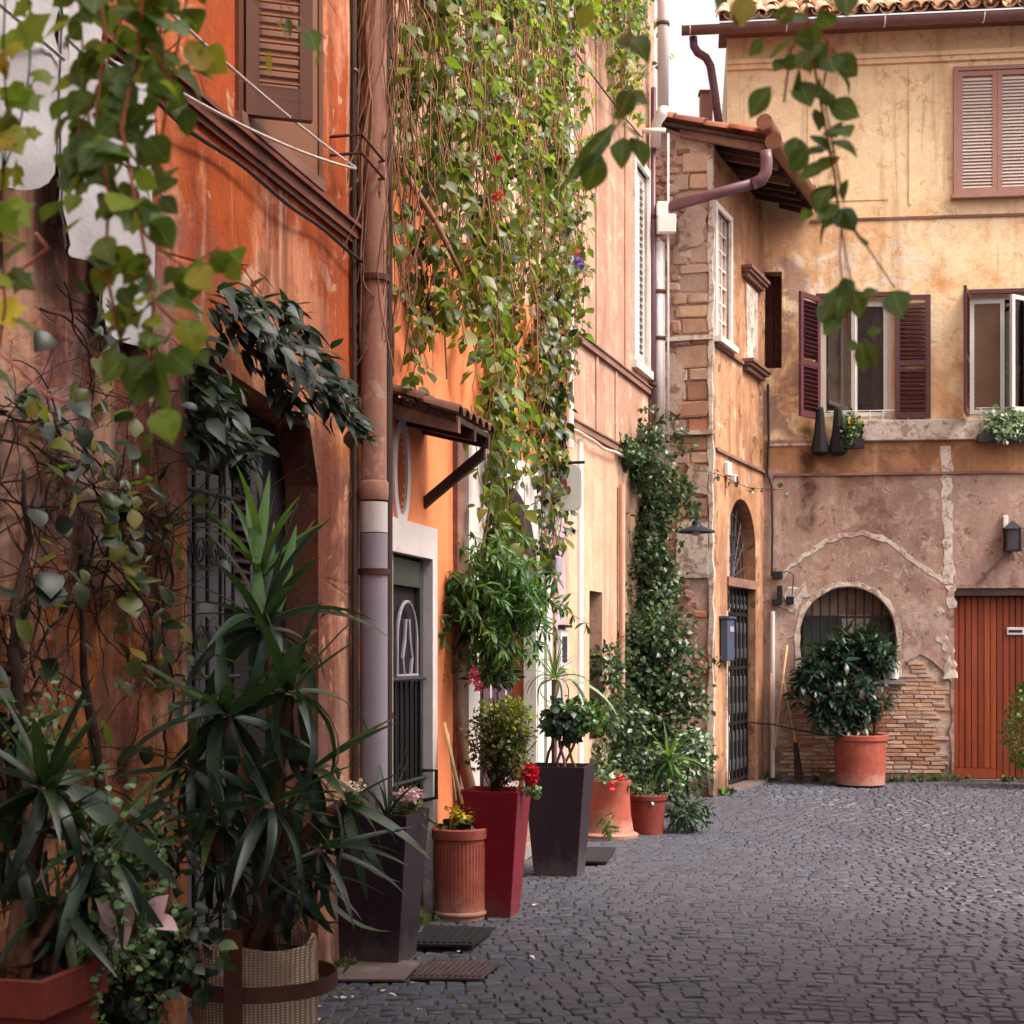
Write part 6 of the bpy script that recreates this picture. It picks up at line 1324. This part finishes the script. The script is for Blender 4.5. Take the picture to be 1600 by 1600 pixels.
us = plant('undergrowth_shrub', 'dark tangled shrub filling the gap between the corner pots', 'shrub', Vector((-1.15, 4.75, 0))); it = []
for px, py, Y, rx, ry, n in ((260, 1480, 4.75, .22, .16, 200), (180, 1560, 4.6, .2, .2, 160), (250, 1330, 5.0, .12, .2, 110), (60, 1480, 4.75, .2, .2, 120)): blob(it, P(px, py, Y), (rx, .14, ry), n, 'ovate', [LV['dark'], LV['dark'], LV['jas']], .06, .5, droop=.3)
leaves(us, it, 'leaf', 300); [world_tube(us, 'stem', M['barkdark'], wander(Vector((-1.15+R.gauss(0, .08), 4.78, 0)), P(R.uniform(200, 310), R.uniform(1350, 1500), 4.8), 6, .02), .008, 6) for k in range(6)]

wd_ = thing('weeds', None, None, loc=(3.2, 18.4, 0), kind='stuff'); it = []
for k in range(60):
    if k < 34: x_ = R.uniform(.05, 3.2); p = WF.w(x_, -R.uniform(.0, .06), 0)
    elif k < 46: p = WS.w(R.choice([R.uniform(.05, .5), R.uniform(2.0, 2.3)]), -R.uniform(.02, .08), 0)
    else: y_ = R.uniform(7, 12.5); p = Vector((wallx(y_)+R.uniform(.02, .12), y_, 0))
    for _ in range(R.randrange(4, 11)): it.append((R.choice(['blade', 'narrow', 'tiny']), R.randrange(2), R.choice([LV['jas'], LV['bush'], LV['bam']]), mat4(p+Vector((R.gauss(0, .02), R.gauss(0, .015), .0)), Vector((R.gauss(0, .5), R.gauss(-.2, .4), 1)), rv(), R.uniform(.04, .13))))
tag(stuff(wd_, it, 'weed_tufts'), kind='stuff')
# ================================================================== the creeper curtain and the wall climbers
iv = plant('creeper_curtain', 'thick curtain of green creeper hanging over the shop house and its arched window', 'creeper', P(700, 40, 9.0)); it = []; ln = []
def Yw(px): return yA(px) if px < 879 else (3.667/(.3116-(px-CX)/F))
def strand(px, py0, py1, off, dens, sz, mats, thin=1.0, clump=3, j=.018):
    Y = Yw(px)-off; a = P(px, py0, Y); b2 = P(px+R.gauss(0, 8), py1, Y-R.uniform(0, .12)); L = (a-b2).length; n = max(3, int(L/.09)); q = wander(a, b2, n, j*1.1); ln.append((q, R.uniform(.0015, .0042)*thin))
    for i in range(n+1):
        if R.random() > dens: continue
        c = q[i]; az = R.uniform(0, 6.28)
        for k in range(clump):
            a2 = az+(k-(clump-1)/2)*.75; d = Vector((math.cos(a2), math.sin(a2)-.25, -.75+R.gauss(0, .3))); p = c+rv(.022)+Vector((math.cos(az), math.sin(az), 0))*.025; u = Vector((math.cos(az)*.7+.25, math.sin(az)*.7-.5, .75))+rv(.35)
            it.append(('ivy' if R.random() < .8 else 'ovate', R.randrange(3), R.choice(mats+([LV['lime'], LV['near']] if c.z > 4.9+R.random() else [])), mat4(p, d, u, sz*R.uniform(.55, 1.35))))
ivm = [LV['ivy']]
for k in range(74):
    px = R.uniform(612, 905); edge = min(1, (px-600)/60, (915-px)/30); lo = (430 if px < 740 else 500)+60*math.sin(px*.03)+R.gauss(0, 60)
    strand(px, -70, lo, R.uniform(.12, .75), (.66 if px > 680 else .32)*R.uniform(.4, 1.3), R.uniform(.06, .12), ivm, 1.0)
for k in range(30): px = R.uniform(800, 900); strand(px, -60, R.uniform(420, 560), R.uniform(.15, .6), .6, .085, ivm)
for k in range(20): px = R.gauss(770, 14); strand(px, R.uniform(380, 620), R.uniform(740, 900), R.uniform(.2, .6), .7, .105, ivm+[LV['ivy'], LV['near']])
for k in range(12): px = R.gauss(822, 12); strand(px, R.uniform(450, 650), R.uniform(640, 790), R.uniform(.2, .5), .6, .10, ivm)
for k in range(24): px = R.gauss(862, 12); strand(px, R.uniform(400, 600), R.uniform(760, 895), R.uniform(.25, .6), .75, .095, ivm+[LV['dark']])
for k in range(6): px = R.uniform(618, 700); strand(px, 500, R.uniform(560, 620), R.uniform(.2, .5), .35, .08, ivm)
for k in range(16): px = R.gauss(790, 25); strand(px, R.uniform(840, 900), R.uniform(900, 950), R.uniform(.3, .6), .7, .08, ivm)
for k in range(30): px = R.gauss(975, 26); strand(px, -60, R.uniform(20, 150) if abs(px-975) > 18 else R.uniform(80, 210), R.uniform(.2, .6), .75, .085, [LV['ivy'], LV['near']])
for k in range(22): px = R.uniform(890, 1010); strand(px, -60, R.uniform(0, 60), R.uniform(.2, .6), .8, .09, [LV['ivy'], LV['near']])
for k in range(95):
    px = R.choice([R.uniform(625, 895), R.gauss(665, 22), R.gauss(790, 25), R.gauss(865, 18)]); py = R.uniform(-40, 540 if px > 740 else 500); Y = Yw(px)-R.uniform(.1, .35); dkm = R.choice([[LV['dark'], LV['ivy']], [LV['ivy']], [LV['ivy'], LV['dark'], LV['jas']]])
    blob(it, P(px, py, Y), (R.uniform(.08, .2), .09, R.uniform(.1, .3)), R.randrange(14, 34), 'ivy', dkm, R.uniform(.06, .11), .6, .8, .4, droop=.7)
leaves(iv, it, 'leaf', 300); tubes(iv, 'strands', M['drystem'], ln, 4)
ln = []
for k in range(90): px = R.uniform(606, 860); Y = Yw(px)-R.uniform(.08, .7); ln.append((wander(P(px, -70, Y), P(px+R.gauss(0, 22), R.uniform(80, 600), Y), 12, .02), R.uniform(.002, .006)))
tubes(iv, 'bare_stems', M['drystem'], ln, 4)
Yb = Yw(650)-.45; world_tube(iv, 'branch', M['drystem'], [P(592, 125, Yb), P(610, 150, Yb), P(606, 190, Yb), P(618, 245, Yb), P(645, 290, Yb), P(680, 345, Yb), P(700, 385, Yb), P(722, 430, Yb)], [.010, .014, .016, .018, .018, .017, .015, .011], 8)
fl = plant('creeper_flowers', 'few tiny violet and red flowers at the right edge of the creeper curtain', 'flowers', P(903, 405, 12.8)); it = []
for px, py, m_ in ((903, 405, 'violet'), (910, 412, 'violet'), (900, 390, 'red'), (780, 305, 'red'), (779, 240, 'red')): blob(it, P(px, py, 12.6 if px > 850 else 9.6), (.03, .03, .03), 12, 'petal', [LV[m_]], .03)
leaves(fl, it, 'petal', 0)
# dry vine trunk round the clay pipe
dv = plant('dry_vine', 'tangle of bare brown vine stems climbing the fat clay pipe', 'vine', P(575, 640, 7.9)); ln = []
for k in range(150):
    p0 = R.gauss(574, 20); p1 = R.gauss(560, 24); y0 = R.uniform(330, 640); q = []
    Y = yA(575)-.12; a = P(p0, -60 if R.random() < .7 else y0-200, Y-R.uniform(.05, .14)); b2 = P(p1+(R.gauss(-14, 10)), y0, Y-R.uniform(.02, .12)); q = wander(a, b2, 16, .014); ln.append((q, R.uniform(.002, .0065)))
tubes(dv, 'stems', M['drystem'], ln, 5)
for k in range(7): Y = yA(575)-.2; world_tube(dv, 'main_stem', M['drystem'], wander(P(R.gauss(585, 12), -70, Y), P(R.gauss(556, 12), R.uniform(480, 700), Y+.06), 14, .018), R.uniform(.008, .014), 7)
# climber spread on the nearest wall
wc = plant('wall_climber', 'leafless dark climber netted over the mauve and orange wall with scattered glossy leaves', 'climber', WA.w(.6, -.05, 0)); ln = []; it = []
def wl(px, py, o_): x, z = WA.uv(px, py, o_); return WA.w(x, -o_, z)
def fine2(q, n=13):
    r = []
    for i in range(n):
        t = i/(n-1)*(len(q)-1); k = min(int(t), len(q)-2); r.append(q[k].lerp(q[k+1], t-k)+rv(.006))
    return r
def grow(px, py, ang, L, r, dep):
    q = [(px, py)]; a = ang
    for i in range(max(3, int(L/14))): a += R.gauss(0, .22); px += 14*math.cos(a); py += 14*math.sin(a); q.append((px, py))
    o0 = R.uniform(.012, .05); pts = [wl(x, y, o0+.008*math.sin(i)) for i, (x, y) in enumerate(q)]; ln.append((pts, [r*(1-.6*i/len(q)) for i in range(len(q))]))
    for i in range(1, len(q)):
        if dep < 3 and R.random() < .12: grow(q[i][0], q[i][1], a+R.choice([-1, 1])*R.uniform(.4, 1.0), L*R.uniform(.3, .65), r*.62, dep+1)
        if R.random() < .035: p = pts[i]; it.append((R.choice(['ovate', 'heart', 'lance']), R.randrange(3), R.choice([LV['dark'], LV['dark'], LV['ivy']]), mat4(p+WA.n*-.03, rv(.5)+Vector((.5, -.3, -.4)), Vector((.5, -.4, .9))+rv(.3), R.uniform(.05, .11))))
for k in range(18): grow(R.uniform(-30, 285), R.uniform(880, 1320), -math.pi/2+R.gauss(0, .35), R.uniform(250, 560), R.uniform(.0035, .007), 0)
for k in range(10): grow(R.uniform(-40, 60), R.uniform(620, 800), R.gauss(.2, .5), R.uniform(150, 330), R.uniform(.003, .005), 1)
for k in range(6): grow(R.uniform(60, 150), R.uniform(430, 520), R.gauss(.8, .2), R.uniform(160, 300), R.uniform(.003, .005), 1)
tubes(wc, 'stems', M['barkdark'], ln, 5)
for pts, r in (([(24, 1330), (20, 1200), (30, 1100), (18, 1020), (22, 950), (45, 840), (30, 730)], .028), ([(160, 1290), (150, 1180), (135, 1090), (132, 1010), (120, 900), (135, 800)], .022), ([(15, 1050), (35, 1010), (26, 960), (5, 965)], .018), ([(70, 1300), (60, 1240), (20, 1150)], .024)): world_tube(wc, 'trunk', M['barkdark'], fine2([wl(a, b2, .05) for a, b2 in pts]), [r*(1-.75*i/12) for i in range(13)], 8)
big = [((110, 640), (190, 665)), ((125, 668), (150, 730)), ((150, 560), (160, 585)), ((75, 695), (125, 690)), ((135, 695), (180, 700)), ((110, 625), (150, 655)), ((180, 660), (205, 640)), ((90, 760), (140, 770)), ((185, 770), (235, 800)), ((150, 790), (200, 800)), ((160, 830), (185, 850)), ((205, 845), (225, 860)), ((240, 845), (262, 855)), ((200, 880), (238, 930)), ((215, 905), (245, 935)), ((255, 920), (305, 945)), ((185, 960), (235, 1000)), ((195, 1010), (240, 1035)), ((265, 950), (262, 905)), ((240, 985), (270, 1050)), ((255, 1010), (285, 1060)), ((300, 815), (380, 800)), ((330, 830), (375, 840)), ((310, 840), (360, 850)), ((335, 880), (380, 890)), ((150, 470), (180, 540)), ((85, 940), (125, 915)), ((120, 910), (135, 945)), ((185, 1065), (215, 1085)), ((265, 1100), (300, 1130)), ((285, 1080), (310, 1095)), ((235, 1250), (285, 1270)), ((240, 1240), (275, 1235)), ((60, 660), (110, 700)), ((120, 940), (85, 950)), ((220, 1170), (180, 1185)), ((235, 1165), (215, 1210))]
for rt, tip in big:
    a = wl(*rt, .07); b2 = P(*tip, a.y-.03); it.append((R.choice(['ovate', 'heart']), R.randrange(3), R.choice([LV['dark'], LV['dark'], LV['ivy']]), mat4(a, b2-a, Vector((.45, -.3, .9))+rv(.2), min((b2-a).length*1.15, R.uniform(.075, .1)), R.gauss(0, .3))))
for k in range(150):
    px, py = R.choice([(60, 640), (150, 720), (265, 820), (120, 670), (190, 830), (230, 960), (250, 1060), (205, 790)]); px += R.gauss(0, 34); py += R.gauss(0, 36); a = wl(px, py, R.uniform(.04, .16)); it.append((R.choice(['ovate', 'lance']), R.randrange(3), R.choice([LV['dark'], LV['ivy'], LV['ivy']]), mat4(a, rv(.7)+Vector((.4, -.4, -.4)), Vector((.5, -.4, .9))+rv(.4), R.uniform(.04, .085))))
leaves(wc, it, 'leaf', 300)
# dark glossy bough over the doorway
db = plant('glossy_bough', 'dark glossy-leaved bough hanging over the doorway of the orange house', 'climber', wl(335, 470, .1)); it = []
paths = [[(330, 470), (380, 490), (430, 530), (480, 590), (530, 640), (560, 665)], [(340, 455), (400, 465), (450, 490), (500, 560), (540, 620)], [(360, 500), (400, 550), (440, 600), (470, 640)], [(310, 520), (300, 580), (320, 630), (345, 690), (380, 725)], [(300, 560), (330, 600), (360, 650), (390, 700)], [(290, 640), (310, 680), (350, 700)]]
for pth in paths:
    o0 = R.uniform(.12, .22); q = [wl(a, b2, o0+.03*i*.3) for i, (a, b2) in enumerate(pth)]; world_tube(db, 'stem', M['barkdark'], q, .006, 6); qq = [Vector(v) for v in fine([tuple(v) for v in q], .028)]
    for p in qq:
        for _ in range(3): it.append(('lance', R.randrange(3), R.choice([LV['dark']]*4+[LV['olean']]), mat4(p+rv(.035), rv(.4)+Vector((.8, -.2, -.5)), Vector((.25, -.3, 1))+rv(.25), R.uniform(.08, .15), 0, 1.7)))
leaves(db, it, 'leaf', 300)
# ================================================================== vines hanging near the camera
def hang(name, label, strands_, kind, mats, size, stem, cat='vine', n_per=1.0, cap=300, spread=.045, extra=(), group='vines hanging close by'):
    r0 = P(*strands_[0][0][0], strands_[0][1]); t_ = plant(name, label, cat, r0, group); it = []
    for pts, Y, r in strands_:
        q = [P(a, b2, Y+.02*math.sin(i*1.3)) for i, (a, b2) in enumerate(pts)]; world_tube(t_, 'stem', stem, q, r, 6); qq = [Vector(v) for v in fine([tuple(v) for v in q], .035/n_per)]
        for p in qq:
            az = R.uniform(0, 6.28); d = Vector((math.cos(az), math.sin(az)*.7, -.55+R.gauss(0, .35))); it.append((kind, R.randrange(len(TPL[kind])), R.choice(mats), mat4(p+d*.012+rv(.014), d, Vector((-.1, -.75, .7))+rv(.45), size*R.uniform(.6, 1.25), R.gauss(0, .3))))
    for rt, tip, Y, k, mt in extra:
        a, b2 = P(*rt, Y), P(*tip, Y-.02); it.append((k, R.randrange(len(TPL[k])), mt, mat4(a, b2-a, Vector((-.1, -.9, .45))+rv(.2), (b2-a).length, R.gauss(0, .25))))
    leaves(t_, it, 'leaf', cap)
nr = LV['near']; lm = LV['lime']
hang('hanging_vine', 'leafy green vine hanging close to the camera before the white awning', [
  ([(150, -60), (165, 60), (150, 180), (170, 300), (165, 420), (190, 540)], 2.35, .0028), ([(230, -60), (215, 80), (190, 200), (215, 330), (240, 470), (235, 580)], 2.3, .0028), ([(120, -60), (130, 90), (140, 200), (135, 300)], 2.4, .002), ([(260, -60), (250, 60), (262, 160), (250, 230)], 2.4, .0022), ([(200, -60), (230, 60), (270, 130)], 2.3, .002), ([(190, 300), (230, 370), (290, 420), (345, 385)], 2.35, .0022), ([(200, 420), (250, 480), (290, 520), (275, 560)], 2.35, .0022), ([(180, 200), (230, 280), (270, 290)], 2.4, .002), ([(300, -40), (280, 60), (262, 150)], 2.45, .0022), ([(170, -60), (190, 30), (160, 120), (120, 210), (110, 300)], 2.4, .002)],
  'heart', [nr, nr, nr, nr, nr, lm], .048, M['redstem'], n_per=2.6, extra=[((235, 560), (200, 630), 2.3, 'heart', nr), ((245, 560), (260, 655), 2.28, 'heart', nr), ((255, 640), (262, 690), 2.25, 'heart', lm), ((290, 500), (310, 550), 2.3, 'heart', lm), ((300, 420), (330, 450), 2.3, 'heart', lm), ((265, 550), (300, 580), 2.3, 'heart', nr), ((160, 230), (120, 260), 2.3, 'heart', nr), ((180, 590), (160, 560), 2.32, 'heart', nr)])
hang('hanging_vine', 'bright lime-leaved vine at the very left edge in front of the awning', [([(40, -60), (50, 40), (45, 120), (30, 200), (8, 260)], 2.5, .0016), ([(10, -60), (5, 80), (12, 200), (0, 330), (8, 480), (-5, 560)], 2.4, .0016), ([(-10, 100), (4, 250), (0, 420)], 2.4, .0016)], 'lobed', [lm, lm, lm, nr], .044, M['barkdark'], n_per=.75, extra=[((20, 140), (60, 170), 2.45, 'lobed', lm), ((30, 60), (75, 20), 2.45, 'lobed', lm), ((5, 320), (45, 350), 2.4, 'lobed', lm), ((0, 470), (20, 510), 2.4, 'lobed', LV['yellow'])])
br_ = [([(1255, -60), (1262, 30), (1275, 120), (1290, 200), (1305, 280), (1312, 350)], 2.5, .0024), ([(1300, 60), (1285, 140), (1300, 220), (1315, 300)], 2.45, .002), ([(1230, 20), (1190, 60)], 2.5, .0018), ([(1262, 30), (1235, 80), (1225, 160)], 2.5, .0018), ([(1275, 40), (1310, 90)], 2.5, .0016), ([(1312, 340), (1322, 400), (1330, 440), (1345, 470)], 2.5, .0014), ([(1330, 350), (1365, 400), (1398, 450)], 2.5, .0014), ([(1316, 330), (1312, 400), (1318, 460)], 2.5, .0014), ([(1160, -60), (1165, 0)], 2.5, .0018), ([(1318, 460), (1330, 540)], 2.5, .0012)]
t_ = 'leafy green branch dangling close by in front of the ochre house'
hang('hanging_branch', t_, br_[:5]+br_[8:9], 'ovate', [nr], .052, M['redstem'], n_per=1.9, extra=[((1320, 440), (1300, 500), 2.5, 'ovate', nr), ((1330, 450), (1355, 490), 2.5, 'ovate', nr), ((1395, 455), (1410, 495), 2.5, 'heart', nr), ((1300, 470), (1280, 500), 2.5, 'ovate', nr), ((1310, 490), (1290, 520), 2.5, 'ovate', nr), ((1345, 465), (1370, 450), 2.5, 'ovate', nr), ((1335, 440), (1310, 455), 2.5, 'ovate', nr), ((1350, 530), (1390, 560), 2.5, 'ovate', nr), ((1345, 535), (1360, 575), 2.5, 'ovate', nr), ((1340, 535), (1325, 545), 2.5, 'ovate', nr), ((1355, 520), (1375, 515), 2.5, 'ovate', nr), ((1270, 330), (1252, 335), 2.5, 'ovate', lm), ((1300, 320), (1290, 350), 2.5, 'ovate', nr), ((1320, 330), (1345, 350), 2.5, 'heart', nr), ((1305, 330), (1340, 355), 2.5, 'heart', nr), ((1165, -10), (1160, 35), 2.5, 'ovate', lm), ((1320, -30), (1325, 20), 2.5, 'ovate', nr)], group='branches dangling close by')
tb = None
for o in COL.objects:
    if o.get('label') == t_: tb = o
for pts, Y, r in br_[5:8]+br_[9:]: world_tube(tb, 'stem', M['redstem'], [P(a, b2, Y) for a, b2 in pts], r, 6)
hang('hanging_branch', 'small blurred sprig dangling close by in front of the peach house', [([(985, -60), (980, 60), (970, 140), (975, 185)], 2.5, .0016), ([(975, 180), (940, 230), (900, 280)], 2.5, .0014)], 'ovate', [nr, LV['ivy']], .04, M['redstem'], n_per=.45, extra=[((960, 195), (885, 285), 2.5, 'lance', nr), ((935, 235), (925, 295), 2.5, 'ovate', nr), ((990, 215), (1015, 255), 2.5, 'heart', nr), ((975, 215), (965, 255), 2.5, 'ovate', nr), ((985, 60), (1020, 85), 2.5, 'heart', nr), ((905, 45), (925, 5), 2.5, 'ovate', lm), ((985, 140), (970, 180), 2.5, 'ovate', nr)], group='branches dangling close by')
hang('hanging_branch', 'thin yellow green sprig dangling close by in front of the brown shutter', [([(405, -60), (408, 20), (407, 55)], 2.8, .0012), ([(430, -60), (450, 10), (480, 40), (510, 60)], 2.8, .0014), ([(440, -40), (440, 40)], 2.8, .001)], 'lance', [LV['lime'], LV['ivy']], .045, M['redstem'], n_per=1.0, extra=[((480, 45), (495, 78), 2.8, 'ovate', nr)], group='branches dangling close by')
hang('hanging_vine', 'reddish bare vine stem slanting across the mauve wall in the left corner', [([(-20, 540), (30, 575), (70, 615), (100, 628)], 2.6, .0028), ([(0, 450), (40, 415), (75, 388), (55, 365)], 2.6, .0036)], 'lance', [LV['bush']], .01, M['pinkstem'], n_per=.1)

wr = thing('black_wire', 'thin black wire slanting down across the peach house wall', 'wire', loc=P(905, 90, 13.0)); world_tube(wr, 'wire', M['cable'], sag(P(900, 82, 13.0), P(1003, 215, 16.2), .02), .008, 5)
